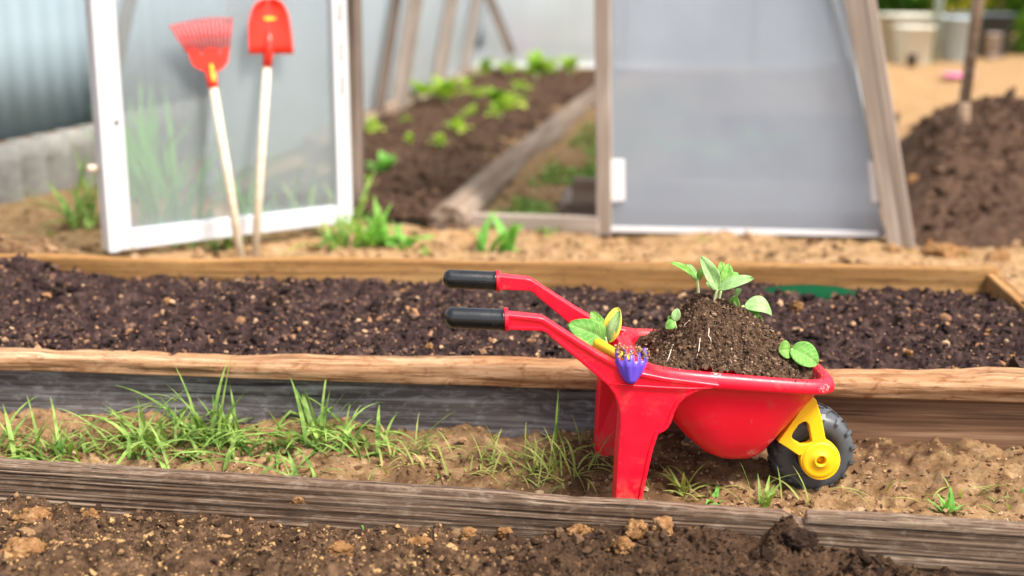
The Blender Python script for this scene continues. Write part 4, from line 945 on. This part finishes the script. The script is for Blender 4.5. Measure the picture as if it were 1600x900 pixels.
# bushes at the back
def bush(c, rx, ry, h, n, ls, mat, label, seed, name='bush'):
    random.seed(seed); g = gz1(c[0], c[1]); o = empty(name, (c[0], c[1], g), label, 'bush', 'bushes along the back of the garden')
    r2 = np.random.default_rng(seed); blobs = r2.normal(0, .45, (14, 3)) * (rx, ry, h * .45) + (0, 0, h * .5); bs = r2.uniform(.25, .5, 14) * min(rx, h)
    k = r2.integers(0, 14, n); d = r2.normal(0, 1, (n, 3)); d /= np.linalg.norm(d, axis=1)[:, None]
    P = blobs[k] + d * bs[k][:, None] * r2.uniform(.6, 1.1, (n, 1)); P[:, 2] = np.abs(P[:, 2]); P += (c[0], c[1], g)
    a = r2.normal(0, 1, (n, 3)); a /= np.linalg.norm(a, axis=1)[:, None]; b = np.cross(a, r2.normal(0, 1, (n, 3))); b /= np.linalg.norm(b, axis=1)[:, None]
    s = ls * r2.uniform(.6, 1.3, (n, 1)); V = np.stack([P - a * s, P - b * s * .5, P + a * s, P + b * s * .5], 1).reshape(-1, 3)
    link('foliage', mesh_np(V, np.arange(n * 4).reshape(-1, 4), False), mat, o)
    mb = MB()
    for q in range(6):
        e = Vector(P[r2.integers(0, n)]); mb.tube([(c[0] + random.uniform(-.1, .1), c[1], g - .05), Vector((c[0], c[1], g)).lerp(e, .5) + Vector((0, 0, .1)), e], [.03, .02, .008], 6)
    link('branches', mb.mesh(), M_BARK, o); return o
for i, (u, Y, rx, h, n, m, lab) in enumerate([
    (1250, 14.5, 1.6, 2.6, 7000, M_HEDGE, 'dark bush rising behind the greenhouse'), (1400, 13.6, .9, 1.7, 6000, M_HEDGE, 'dark green bush behind the wide cream tub'), (1475, 14.0, .6, 1.5, 3500, M_HEDGEL, 'light green bush behind the grey-green pipe'),
    (1545, 14.2, .9, 1.9, 5000, M_HEDGEL, 'light green bush behind the dark trough'), (1622, 12.6, .7, 2.0, 7000, M_HEDGEL, 'tall bright bush at the right edge reaching the ground'), (1720, 13.5, 1.2, 2.4, 5000, M_HEDGE, 'dark bush beyond the right picture edge'),
    (1120, 15.0, 1.6, 2.6, 5000, M_HEDGE, 'bush behind the right half of the greenhouse'), (940, 15.5, 1.5, 2.4, 4000, M_HEDGEL, 'bush behind the middle of the greenhouse end'), (780, 15.5, 1.6, 2.4, 4000, M_HEDGE, 'bush behind the far end wall of the greenhouse'), (620, 16, 1.6, 2.6, 4000, M_HEDGE, 'bush behind the left wall of the greenhouse')]):
    p = at(u, 80, Y); bush((p.x, Y), rx, .6, h, n, .055, m, lab, 400 + i)
p = at(1497, 8, 13.2); random.seed(2); mb = MB()
fl_ = empty('flowering_bush', (p.x, p.y, gz1(p.x, p.y)), 'yellow-flowered bush between the pipe and the tool handle', 'bush')
P = rng.normal(0, 1, (900, 3)) * (.12, .12, .07) + np.array(p); a = rng.normal(0, .02, (900, 3)); b = rng.normal(0, .02, (900, 3))
link('flowers', mesh_np(np.stack([P - a, P - b, P + a, P + b], 1).reshape(-1, 3), np.arange(3600).reshape(-1, 4), False), M_YFLOW, fl_)
for k in range(9): mb.tube([(p.x, p.y, gz1(p.x, p.y)), Vector(P[k * 7])], [.015, .006], 6)
link('stems', mb.mesh(), M_HEDGE, fl_)

# ------------------------------------------------------------------ toy wheelbarrow
BYAW = R(3.5); BO = Vector((.2, 1.95, 0))
BA = Vector((math.cos(BYAW), math.sin(BYAW), 0)); BB = Vector((-math.sin(BYAW), math.cos(BYAW), 0))
def BL(a, b, z): return BO + BA * (a - .2) + BB * b + Vector((0, 0, z))
def BU(u, v, b):                      # photo measurement taken on the barrow's lengthwise plane b
    p = on_plane(u, v, BO + BB * b, BB); return ((p - BO).dot(BA) + .2, p.z)
mwB = Matrix(((BA.x, BB.x, 0, BO.x), (BA.y, BB.y, 0, BO.y), (0, 0, 1, 0), (0, 0, 0, 1))) @ Matrix.Translation((-.2, 0, 0))
wb = bpy.data.objects.new('toy_wheelbarrow', None); COL.objects.link(wb); wb.matrix_basis = mwB; wb.empty_display_size = .05; WM[wb.name] = mwB
tag(wb, 'red plastic toy wheelbarrow with black grips and a yellow wheel fork, standing on the path', 'toy wheelbarrow')
def blink(name, me, mat, parent=wb): return link(name, me, mat, parent, mwB)
# tray: one closed loft, rim sloping down to the front
ra, rz = BU(985, 577, -.125); fa_, fz = BU(1295, 606, -.125)
tilt = (fz - rz) / (fa_ - ra)
def rimz(a): return rz + tilt * (a - ra) + .004
print('rim', ra, rz, fa_, fz, BU(1160, 720, 0), BU(1057, 655, -.1), BU(1270, 617, -.05))
# rows: (rear a, front a, half width, z below rim, squareness)
rows = [(.335, .372, .045, -.1495, 3), (.315, .388, .066, -.147, 3.2), (.296, .397, .078, -.137, 3.4), (.268, .412, .090, -.113, 3.8), (.235, .432, .100, -.080, 4.2), (.205, .454, .108, -.045, 4.6), (.193, .466, .1125, -.0235, 5),
        (.186, .474, .1155, -.0225, 5), (.178, .484, .1225, -.0225, 5), (.1755, .4865, .1250, -.0205, 5), (.1755, .4865, .1255, -.013, 5), (.1785, .4840, .1235, -.0055, 5), (.184, .4785, .1180, -.0008, 5), (.190, .4725, .1125, -.0008, 5), (.1945, .468, .1085, -.0035, 5), (.197, .4655, .1060, -.010, 4.9),
        (.207, .452, .104, -.045, 4.6), (.238, .430, .096, -.080, 4.2), (.270, .410, .086, -.112, 3.8), (.300, .394, .073, -.134, 3.4), (.335, .372, .045, -.143, 3)]
V = []; NR = 72
for (a0_, a1_, w_, dz, sq) in rows:
    a1_ = a1_ + .013 * min(1, max(0, (a1_ - .37) / .09)); dz = dz - .008 * min(1, -dz / .14)
    for j in range(NR):
        t = 2 * math.pi * j / NR; c_, s_ = math.cos(t), math.sin(t); q = (abs(c_) ** sq + abs(s_) ** sq) ** (-1 / sq)
        a_ = (a0_ + a1_) / 2 + (a1_ - a0_) / 2 * c_ * q
        b_w = w_ * (1 - .06 * smooth(np.array((a_ - .2) / .3)))          # slightly narrower nose
        k_ = max(0, 1 + dz / .15)
        V.append((a_, float(b_w) * s_ * q, rimz(.33) + (rimz(a_) - rimz(.33)) * k_ + dz))
F = [tuple(f) for f in grid_faces(len(rows), NR, True)] + [tuple(range(NR))[::-1], tuple((len(rows) - 1) * NR + k for k in range(NR))]
me = mesh_py(V, F)
bm = bmesh.new(); bm.from_mesh(me); bmesh.ops.recalc_face_normals(bm, faces=bm.faces); bm.to_mesh(me); bm.free()
for p_ in me.polygons: p_.use_smooth = True
tr_o = blink('tray', me, M_RED)
# side frames: handle bar, cheek and leg in one moulding, one per side
side_px = [(791, 491), (842, 496), (850, 498), (858, 503), (895, 527), (930, 549), (962, 568), (990, 580), (1040, 590), (1125, 601), (1124, 606), (1102, 609), (1086, 614), (1071, 622), (1061, 632), (1054, 646), (1049, 661), (1044, 670), (1038, 675), (1029, 679), (1025, 690), (1020, 706), (1008, 760), (998, 806), (960, 806), (962, 770), (965, 715), (969, 668), (969, 648), (966, 632), (960, 617), (950, 603), (930, 586), (895, 556), (862, 529), (854, 521), (846, 518), (791, 516)]
bn = -.136
def frame_mesh(sgn):
    poly = [BU(u, v, bn) for u, v in side_px]
    th = .024
    pts = [Vector((a, sgn * bn, z)) for a, z in poly]
    return prism_mesh(pts, (0, -sgn if False else (1 if sgn > 0 else -1), 0), th, .0024, None, 3)
def leg_flare(me, sgn):
    # the leg is a deep channel: widen it inwards below the tray, taper outward bulge at the cheek
    for v in me.vertices:
        b = v.co.y * sgn
        if v.co.x > .12 and v.co.z < .18 and b > bn + .012: v.co.y = sgn * (b + .014 * min(1, (.18 - v.co.z) / .03))
for sgn in (1, -1):
    me = frame_mesh(sgn)
    bm = bmesh.new(); bm.from_mesh(me)
    f = max((q for q in bm.faces if abs(q.normal.y) > .9 and q.calc_center_median().y * sgn < bn + .004), key=lambda q: q.calc_area())
    bmesh.ops.inset_region(bm, faces=[f], thickness=.0030, depth=0); bmesh.ops.inset_region(bm, faces=[f], thickness=.0012, depth=-.0028)
    bm.to_mesh(me); bm.free(); leg_flare(me, sgn)
    blink('side_frame', me, M_RED)
mb = MB(); mb.tube([Vector((BU(u, v, bn)[0], bn - .0004, BU(u, v, bn)[1])) for u, v in [(953, 599), (985, 602), (1030, 605), (1075, 607), (1112, 606)]], [.0008, .0016, .0018, .0016, .0006], 10); blink('seam', mb.mesh(), M_RED)
# handle tops: soft upper cap so that the bar reads as a rounded channel, and collars
for sgn in (1, -1):
    bc = sgn * (bn + .012)
    top_px = [(793, 503.5), (842, 507), (856, 513), (895, 541), (940, 577)]
    a0_, z0_ = BU(790, 503, bn); a1_, z1_ = BU(694, 499, bn)
    mb = MB(); mb.tube([(a0_ - .001, bc, z0_), (a0_ + .004, bc, z0_)], .0178, 24); blink('collar', mb.mesh(False), M_RED)
    # black grip with finger scallops below and a domed end
    L = a0_ - a1_ - .002; nseg = 60; V = []
    for i in range(nseg):
        t = i / (nseg - 1); rr = .0158
        e = t * L
        if e > L - .013: rr *= math.sqrt(max(0.0004, 1 - ((e - (L - .013)) / .013) ** 2))
        if e < .003: rr *= 1.05
        for j in range(24):
            th = 2 * math.pi * j / 24; y_, z_ = math.cos(th), math.sin(th)
            sc = 1 - (.035 * (0.5 + .5 * math.cos(e / .0165 * 2 * math.pi)) * max(0, -z_) ** 2 if .008 < e < L - .012 else 0)
            V.append((a0_ - .0015 - e, bc + y_ * rr * .97, z0_ + (z1_ - z0_) * t + z_ * rr * sc))
    F = [tuple(q)[::-1] for q in grid_faces(nseg, 24, True)] + [tuple(range(24)), tuple((nseg - 1) * 24 + k for k in range(23, -1, -1))]
    me = mesh_py(V, F); bm = bmesh.new(); bm.from_mesh(me); bmesh.ops.recalc_face_normals(bm, faces=bm.faces); bm.to_mesh(me); bm.free()
    for p_ in me.polygons: p_.use_smooth = len(p_.vertices) == 4
    blink('grip', me, M_BLACK)
# rear cross panel between the handles under the tray's rear rim
me = prism_mesh([(.172, -.112, rimz(.17) - .004), (.172, .112, rimz(.17) - .004), (.176, .112, rimz(.17) - .06), (.176, -.112, rimz(.17) - .06)], (1, 0, 0), .008, .002)
blink('rear_panel', me, M_RED)
# wheel
wc = BU(1270, 698, 0); R_ = .0665; WCX, WCZ = wc[0], max(R_ - .004, .060)
WCX = BU(1269, 698, 0)[0]; print('wheel', wc)
wheel = bpy.data.objects.new('wheel', None); COL.objects.link(wheel); wheel.parent = wb; mwW = mwB @ Matrix.Translation((WCX, 0, WCZ)); wheel.matrix_basis = Matrix.Translation((WCX, 0, WCZ)); WM[wheel.name] = mwW; wheel.empty_display_size = .03
hw = .038
prof = [(.030, -hw * .80), (.034, -hw * .92), (.042, -hw), (.052, -hw * 1.0), (.0585, -hw * .90), (.0615, -hw * .72), (.0628, -hw * .4), (.0632, 0), (.0628, hw * .4), (.0615, hw * .72), (.0585, hw * .90), (.052, hw), (.042, hw), (.034, hw * .92), (.030, hw * .80), (.030, -hw * .80)]
me = lathe_mesh(prof, (0, 0, 0), 'y', 72)
bm = bmesh.new(); bm.from_mesh(me)
# chevron lugs: alternating bars from the centre line over the shoulder
def lug(bm, th0, side):
    r0, r1 = .0595, .0668; pts = []
    path = [(.0, .03), (.45, .11), (.85, .17), (1.02, .18)]
    for k, (q, dth) in enumerate(path):
        rr0 = r0 if q < .9 else .054; rr1 = r1 if q < .8 else (.0645 if q < .9 else .0575)
        hwid = .055 if q < .9 else .05
        for s_ in (-1, 1):
            t = th0 + dth * 2.2 + s_ * hwid; 
            for r_ in (rr0, rr1): pts.append(bm.verts.new((r_ * math.cos(t), side * q * hw * 1.01 + side * (.001 if q > .9 else 0), r_ * math.sin(t))))
    n_ = len(path)
    for k in range(n_ - 1):
        a = k * 4; b = a + 4
        for (i, j) in ((0, 1), (1, 3), (3, 2), (2, 0)): 
            bm.faces.new([pts[a + i], pts[a + j], pts[b + j], pts[b + i]])
    bm.faces.new([pts[0], pts[1], pts[3], pts[2]]); e = (n_ - 1) * 4; bm.faces.new([pts[e], pts[e + 2], pts[e + 3], pts[e + 1]])
NL = 15
for k in range(NL):
    lug(bm, 2 * math.pi * k / NL, 1); lug(bm, 2 * math.pi * (k + .5) / NL, -1)
bmesh.ops.recalc_face_normals(bm, faces=bm.faces); bm.to_mesh(me); bm.free()
sm_ = [len(p_.vertices) for p_ in me.polygons]
link('tyre', me, M_TYRE, wheel, mwW)
for v in me.vertices: v.co.x *= 1.045; v.co.z *= 1.045
me = lathe_mesh([(.001, -.030), (.012, -.031), (.014, -.026), (.026, -.024), (.0305, -.031), (.0325, -.031), (.0305, -.02), (.0305, .02), (.0325, .031), (.0305, .031), (.026, .024), (.014, .026), (.012, .031), (.001, .030)], (0, 0, 0), 'y', 48)
link('rim', me, M_BLACK, wheel, mwW)
# yellow fork: plate with a triangular window on each side, boss and axle hole
fb_ = -.062
hub = (WCX, WCZ)
hubn = BU(1282, 719, fb_); print('hub', hubn, hub)
def fork_mesh(sgn):
    o_px = [(1271, 621), (1279, 634), (1285, 655), (1291, 690), (1302, 697)]
    bm = bmesh.new()
    # outline in picture px around the hub, then mirrored for the far side
    outer = [(1268, 617), (1276, 626), (1284, 652), (1290, 684)]
    for ang in range(-70, 200, 12): outer.append((1282 + 31.5 * math.cos(R(ang)), 719 + 31.5 * math.sin(R(ang))))
    outer += [(1248, 712), (1232, 701), (1216, 691), (1232, 668), (1252, 640)]
    inner = [(1264, 664), (1269, 690), (1262, 694), (1253, 696), (1241, 689), (1237, 683), (1239, 677), (1248, 664), (1254, 660), (1260, 659)]
    hole = [(1282 + 7 * math.cos(R(a)), 719 + 7 * math.sin(R(a))) for a in range(0, 360, 24)]
    eds = []
    for lp_ in (outer, inner, hole):
        vs_ = []
        for (u, v) in lp_:
            a_, z_ = BU(u, v, fb_); vs_.append(bm.verts.new((a_, sgn * fb_, z_)))
        eds += [bm.edges.new((vs_[i], vs_[(i + 1) % len(vs_)])) for i in range(len(vs_))]
    bmesh.ops.triangle_fill(bm, use_beauty=True, use_dissolve=False, edges=eds)
    fs = list(bm.faces)
    r = bmesh.ops.extrude_face_region(bm, geom=fs)
    for v in [g for g in r['geom'] if isinstance(g, bmesh.types.BMVert)]: v.co.y += sgn * .013
    bmesh.ops.recalc_face_normals(bm, faces=bm.faces)
    es = [e for e in bm.edges if len(e.link_faces) == 2 and e.calc_face_angle(0) > 1.0]
    bmesh.ops.bevel(bm, geom=es, offset=.0016, segments=3, affect='EDGES', profile=.5, clamp_overlap=True)
    me = bpy.data.meshes.new('m'); bm.to_mesh(me); bm.free(); return me
for sgn in (1, -1):
    fk = blink('fork', fork_mesh(sgn), M_YEL); WM[fk.name] = mwB
    # raised disc round the axle
    me = lathe_mesh([(.0070, -.0008), (.0078, -.0042), (.0105, -.0046), (.0115, -.0020), (.024, -.0018), (.0285, -.0016), (.0300, 0), (.0300, .002), (.0070, .002), (.0070, -.0008)], (hubn[0], 0, hubn[1]), 'y', 40)
    for v in me.vertices: v.co.y = sgn * (v.co.y + fb_)
    bm = bmesh.new(); bm.from_mesh(me); bmesh.ops.recalc_face_normals(bm, faces=bm.faces); bm.to_mesh(me); bm.free()
    link('axle_boss', me, M_YEL, fk, mwB)
mb = MB(); mb.tube([(hubn[0], fb_ + .006, hubn[1]), (hubn[0], -fb_ - .006, hubn[1])], .0066, 20); blink('axle', mb.mesh(), M_YEL)
wheel.matrix_basis = Matrix.Translation((hubn[0], 0, hubn[1]))
print('wheel bottom z', hubn[1] - .0668)

# ------------------------------------------------------------------ soil in the tray
ap, zp = BU(1098, 470, .0)
def pile_z(a, b):
    base = rimz(a) - .012 - .030 * smooth((.235 - a) / .05) * smooth((b + .06) / .06)
    da = a - ap; sa = np.where(da < 0, .052, .112)
    h = (zp - rimz(ap) + .010) * np.exp(-np.abs(da / sa) ** 2.1 - np.abs((b - .005) / .072) ** 2.1)
    h = h + .012 * np.exp(-((a - .37) / .05) ** 2 - (b / .06) ** 2) + .010 * np.exp(-((a - .42) / .05) ** 2 - (b / .07) ** 2)
    return base + h + .005 * fbm(a * 34, b * 34, None, 6, 131, .65) + .0042 * billow(a * 95, b * 95, 5, 133, .6)
nA, nB = 260, 210; a = np.linspace(-1, 1, nA); b = np.linspace(-1, 1, nB); Aa, Bb = np.meshgrid(a, b, indexing='ij')
# square -> superellipse disc mapping keeps the sheet inside the rim
mx_ = np.maximum(np.abs(Aa), np.abs(Bb)); th = np.arctan2(Bb, Aa); q = (np.abs(np.cos(th)) ** 5 + np.abs(np.sin(th)) ** 5) ** (-1 / 5)
am = (.196 + .467) / 2 + (.467 - .196) / 2 * mx_ * np.cos(th) * q; bmv = .1065 * mx_ * np.sin(th) * q * (1 - .06 * smooth((am - .2) / .3))
pz = pile_z(am, bmv)
me = mesh_np(np.stack([am.ravel(), bmv.ravel(), pz.ravel()], 1), grid_faces(nA, nB))
pile = link('soil_pile', me, M_PILE, None, mwB); tag(pile, 'brown loose soil heaped to a peak in the red tray of the toy wheelbarrow', 'soil pile')
n = 15000; r_ = np.sqrt(rng.uniform(0, .97, n)); t_ = rng.uniform(0, 2 * np.pi, n); q = (np.abs(np.cos(t_)) ** 4 + np.abs(np.sin(t_)) ** 4) ** (-1 / 4)
ca_ = .3315 + .132 * r_ * np.cos(t_) * q; cb_ = .101 * r_ * np.sin(t_) * q; s = np.clip(rng.lognormal(-7.2, .62, n), .0003, .0045)
me = crumbs('c', np.column_stack([ca_, cb_, pile_z(ca_, cb_) + s * .25]), s, M_CR_P, seedpow=1.2)
o = link('loose_crumbs', me, M_CR_P, pile, mwB); o['kind'] = 'stuff'
n = 260; t_ = rng.uniform(0, 2 * np.pi, n); q = (np.abs(np.cos(t_)) ** 5 + np.abs(np.sin(t_)) ** 5) ** (-1 / 5); g_ = rng.normal(.96, .02, n)
ca_ = .3375 + .150 * g_ * np.cos(t_) * q; cb_ = .121 * g_ * np.sin(t_) * q * .985; s = np.clip(rng.lognormal(-7.2, .5, n), .0004, .002)
o = link('spilled_crumbs', crumbs('c', np.column_stack([ca_, cb_, rimz(ca_) - .0008]), s, M_CR_P), M_CR_P, pile, mwB); o['kind'] = 'stuff'
random.seed(4)
def pile_pt(u, v):      # picture point -> point on the pile, marching along the view ray
    d = ray(u, v); c = Vector((0, 0, H)); t = 1.7
    while t < 2.4:
        p = c + d * t; l = mwB.inverted() @ p
        if l.z < float(pile_z(np.array(l.x), np.array(l.y))): return p
        t += .001
    return p
for pts in [[(1078, 500), (1070, 507), (1066, 522)], [(1108, 513), (1107, 525), (1111, 534)], [(1030, 537), (1037, 535), (1046, 533)], [(1052, 538), (1048, 548), (1042, 565)], [(1094, 528), (1092, 545), (1088, 560)]]:
    mb = MB(); P_ = [pile_pt(*q) - ray(*q) * .0015 for q in pts]; P_ = [P_[0], P_[0].lerp(P_[1], .5), P_[1], P_[1].lerp(P_[2], .5) + Vector((.001, 0, .001)), P_[2]]
    mb.tube(P_, [.0005, .0008, .0008, .0007, .0004], 6); link('root', mb.mesh(), M_ROOT, pile)

p = atz(893, 918, .02); mb = MB(); z_ = float(front_z(p.x, p.y)) + .004
mb.leaf((p.x - .014, p.y, z_), (p.x + .016, p.y + .004, z_ + .004), .018, (0, -.5, 1), .15, .15); mb.leaf((p.x - .012, p.y, z_), (p.x - .024, p.y - .008, z_ + .003), .012, (0, -.5, 1), .15, .15)
tag(link('sprout', mb.mesh(), M_SEEDP), 'single pale green sprout in the foreground soil at the bottom edge', 'sprout')
# ------------------------------------------------------------------ seedlings (measured in the picture, each at its own depth)
def seedling(stem, leaves, label, Y, mats=(M_SEED, M_STEM), rad=.0021, extra=()):
    pts = [at(u, v, Y) for u, v in stem]; pts[0] = pts[0] - Vector((0, 0, .006))
    o = empty('seedling', pts[0], label, 'seedling', 'seedlings in the toy wheelbarrow')
    mb = MB(); 
    fine = []
    for i in range(len(pts) - 1):
        for k in range(3): fine.append(pts[i].lerp(pts[i + 1], k / 3))
    fine.append(pts[-1]); mb.tube(fine, [rad * (1.15 - .25 * i / len(fine)) for i in range(len(fine))], 10); link('stem', mb.mesh(), mats[1], o)
    for (u0, v0, u1, v1, dY, W, nrm, mt, curl) in leaves:
        mb = MB(); mb.leaf(at(u0, v0, Y - .0005), at(u1, v1, Y + dY), W * 1.12, nrm, curl, .18, .85, 22, 13, .02); lm = mb.mesh()
        q1 = lm.attributes.new('along', 'FLOAT', 'POINT'); q2 = lm.attributes.new('across', 'FLOAT', 'POINT')
        q1.data.foreach_set('value', [i // 13 / 21 for i in range(22 * 13)]); q2.data.foreach_set('value', [1 + abs(i % 13 / 6 - 1) for i in range(22 * 13)])
        lf = link('leaf', lm, mt, o)
        lf.modifiers.new('t', 'SOLIDIFY').thickness = .0004
    return o
yb_ = 1.962
seedling([(1092, 472), (1091, 452), (1089, 436)], [(1089, 438, 1050, 408, -.008, .013, (0, -.6, 1), M_SEED, .08), (1088, 438, 1075, 412, .010, .011, (.3, -1, .6), M_SEEDP, .05), (1091, 437, 1100, 416, -.008, .010, (-.6, -1, .3), M_SEED, .1)],
         'thin seedling at the left of the top cluster, narrow leaf pointing left', yb_)
seedling([(1110, 488), (1116, 470), (1121, 452)], [(1121, 454, 1097, 401, -.010, .022, (.25, -1, .35), M_SEEDP, .06), (1122, 453, 1177, 433, -.012, .020, (.0, -.75, 1), M_SEEDP, .10), (1121, 452, 1124, 430, .010, .008, (-.3, -1, .4), M_SEED, .05), (1121, 453, 1104, 440, .012, .012, (.4, -1, .4), M_SEEDP, .1)],
         'tallest seedling with two long pale green leaves on top of the soil peak', yb_ - .012, rad=.0026)
seedling([(1118, 484), (1123, 470), (1127, 452)], [(1127, 453, 1140, 412, .012, .020, (.2, -1, .3), M_SEED, .1), (1128, 453, 1153, 424, .018, .019, (-.4, -1, .4), M_SEEDD, .15), (1127, 452, 1128, 408, .022, .016, (.1, -1, .3), M_SEED, .1)],
         'green seedling directly behind the tallest one', yb_ + .010)
seedling([(1145, 503), (1146, 480), (1148, 462)], [(1148, 463, 1158, 452, -.006, .012, (0, -.6, 1), M_SEEDP, .1), (1148, 462, 1154, 482, -.010, .009, (-.5, -1, .1), M_SEED, .05), (1147, 463, 1136, 478, .004, .010, (.5, -1, .2), M_SEED, .1)],
         'short seedling with drooping leaves right of the tallest one', yb_ - .006)
seedling([(1150, 492), (1157, 481), (1163, 478)], [(1163, 480, 1209, 487, .006, .030, (.1, -.75, 1), M_SEEDP, .28), (1166, 484, 1193, 505, -.014, .014, (.2, -.8, .7), M_YLEAF if False else M_SEED, .15)],
         'seedling with one broad pale leaf hanging over the back slope', yb_ + .022)
p5 = pile_pt(1236, 560); Y5 = p5.y - .006
seedling([(1246, 566), (1240, 552), (1236, 545)], [(1236, 546, 1217, 548, -.004, .026, (.1, -1, .55), M_SEED, .10), (1236, 544, 1279, 568, -.014, .036, (.15, -1, .65), M_SEEDD, .10)],
         'seedling with two round green leaves at the front edge of the tray', Y5)
p6 = pile_pt(1052, 522)
seedling([(1058, 520), (1056, 510), (1054, 502)], [(1054, 503, 1040, 512, -.006, .014, (.2, -1, .5), M_SEEDD, .15), (1054, 502, 1059, 482, .004, .013, (-.2, -1, .3), M_SEEDP, .1), (1055, 504, 1044, 494, .006, .011, (-.2, -1, .5), M_SEED, .1)],
         'little seedling on the left flank of the soil peak', p6.y - .002, rad=.0014)
seedling([(955, 548), (948, 538), (946, 526)], [(948, 532, 889, 506, -.010, .036, (.1, -1, .45), M_SEEDD, .12), (946, 528, 924, 486, .010, .020, (.2, -1, .2), M_SEED, .1), (950, 535, 965, 480, .004, .026, (-.3, -1, .1), M_YLEAF, .08), (950, 533, 968, 486, -.003, .015, (-.3, -1, .1), M_SEEDP, .08)],
         'seedling with spread leaves, one yellow-edged, at the rear corner of the tray', 1.935, rad=.0022)

# ------------------------------------------------------------------ purple toy hand fork with a yellow handle, laid over the tray edge
HY = -.1385
fk = bpy.data.objects.new('toy_hand_fork', None); COL.objects.link(fk); fk.empty_display_size = .03
p = BU(985, 597, HY); WMf = mwB @ Matrix.Translation((p[0], HY, p[1])); fk.matrix_basis = WMf; WM[fk.name] = WMf
tag(fk, 'small purple plastic hand fork with dirty tines and yellow handle on the tray edge', 'toy hand fork')
def HU(u, v, b=HY): a_, z_ = BU(u, v, b); return Vector((a_, b, z_))
V = []; NJ = 41; rowsH = [(597, 979, 992), (592, 975, 996.5), (583, 969.5, 1003), (572, 965.5, 1008.5), (563, 963, 1011)]
for (v, ul, ur) in rowsH:
    for j in range(NJ):
        q = j / (NJ - 1) * 2 - 1; u = (ul + ur) / 2 + (ur - ul) / 2 * q; pz_ = HU(u, v); pz_.y += -.006 + .010 * q * q + .0006 * math.cos(q * math.pi * 4) * min(1, (596 - v) / 20); V.append(pz_)
base_n = len(V)
F = [(i * NJ + j, i * NJ + j + 1, (i + 1) * NJ + j + 1, (i + 1) * NJ + j) for i in range(len(rowsH) - 1) for j in range(NJ - 1)]
# five tines continue from the top row
for k in range(5):
    j0, j1 = [(0, 5), (9, 14), (17, 23), (26, 31), (35, 40)][k]
    prev = [(len(rowsH) - 1) * NJ + j for j in range(j0, j1 + 1)]
    cxu = None
    for (dv, sh) in ((-6, .97), (-12, .92), (-17, .85), (-19.5, .5)):
        new = []
        mid = sum((V[i] for i in [(len(rowsH) - 1) * NJ + j for j in range(j0, j1 + 1)]), Vector()) / (j1 - j0 + 1)
        for j in range(j0, j1 + 1):
            b_0 = V[(len(rowsH) - 1) * NJ + j]; pz_ = mid + (b_0 - mid) * sh; pz_ = pz_ + Vector((0, .0015 * (-dv / 4) ** 1.3, -dv * .00072)); new.append(len(V)); V.append(pz_)
        F += [(prev[i], prev[i + 1], new[i + 1], new[i]) for i in range(len(prev) - 1)]; prev = new
me = mesh_py(V, F); o = link('fork_head', me, M_PURP, fk, mwB); sm = o.modifiers.new('t', 'SOLIDIFY'); sm.thickness = .0026; sm.offset = 1
e1 = HU(986, 590, HY + .005); e2 = Vector((BU(932, 536, -.04)[0], -.04, BU(932, 536, -.04)[1])); e2w = e2
mb = MB(); e0 = e1; pm = Vector((e1.x - .004, HY + .012, rimz(e1.x) + .011)); mb.tube([HU(985.5, 594, HY + .004), e1, pm], [.0045, .005, .0055], 14); link('neck', mb.mesh(), M_PURP, fk, mwB)
mb = MB(); d_ = (e2 - pm); mb.tube([pm, pm + d_ * .1, pm + d_ * .5, pm + d_ * .9, pm + d_ * .98, e2], [.005, .007, .007, .0085, .008, .004], 18); link('handle', mb.mesh(), M_YEL, fk, mwB)
# dirt on the tines
P_ = []; S_ = []
for k in range(120):
    u, v = random.choice([966, 976.5, 987, 997.5, 1008]) + random.gauss(0, 2.6), random.gauss(549, 5); q = HU(u, v); P_.append((q.x, q.y + random.uniform(-.006, .004), q.z)); S_.append(random.uniform(.0008, .0027))
o = link('dried_dirt', crumbs('c', np.array(P_), np.array(S_), M_CR_S, seeds=rng.uniform(.65, 1, len(P_))), M_CR_S, fk, mwB); o['kind'] = 'stuff'

print('objects', len(bpy.data.objects))
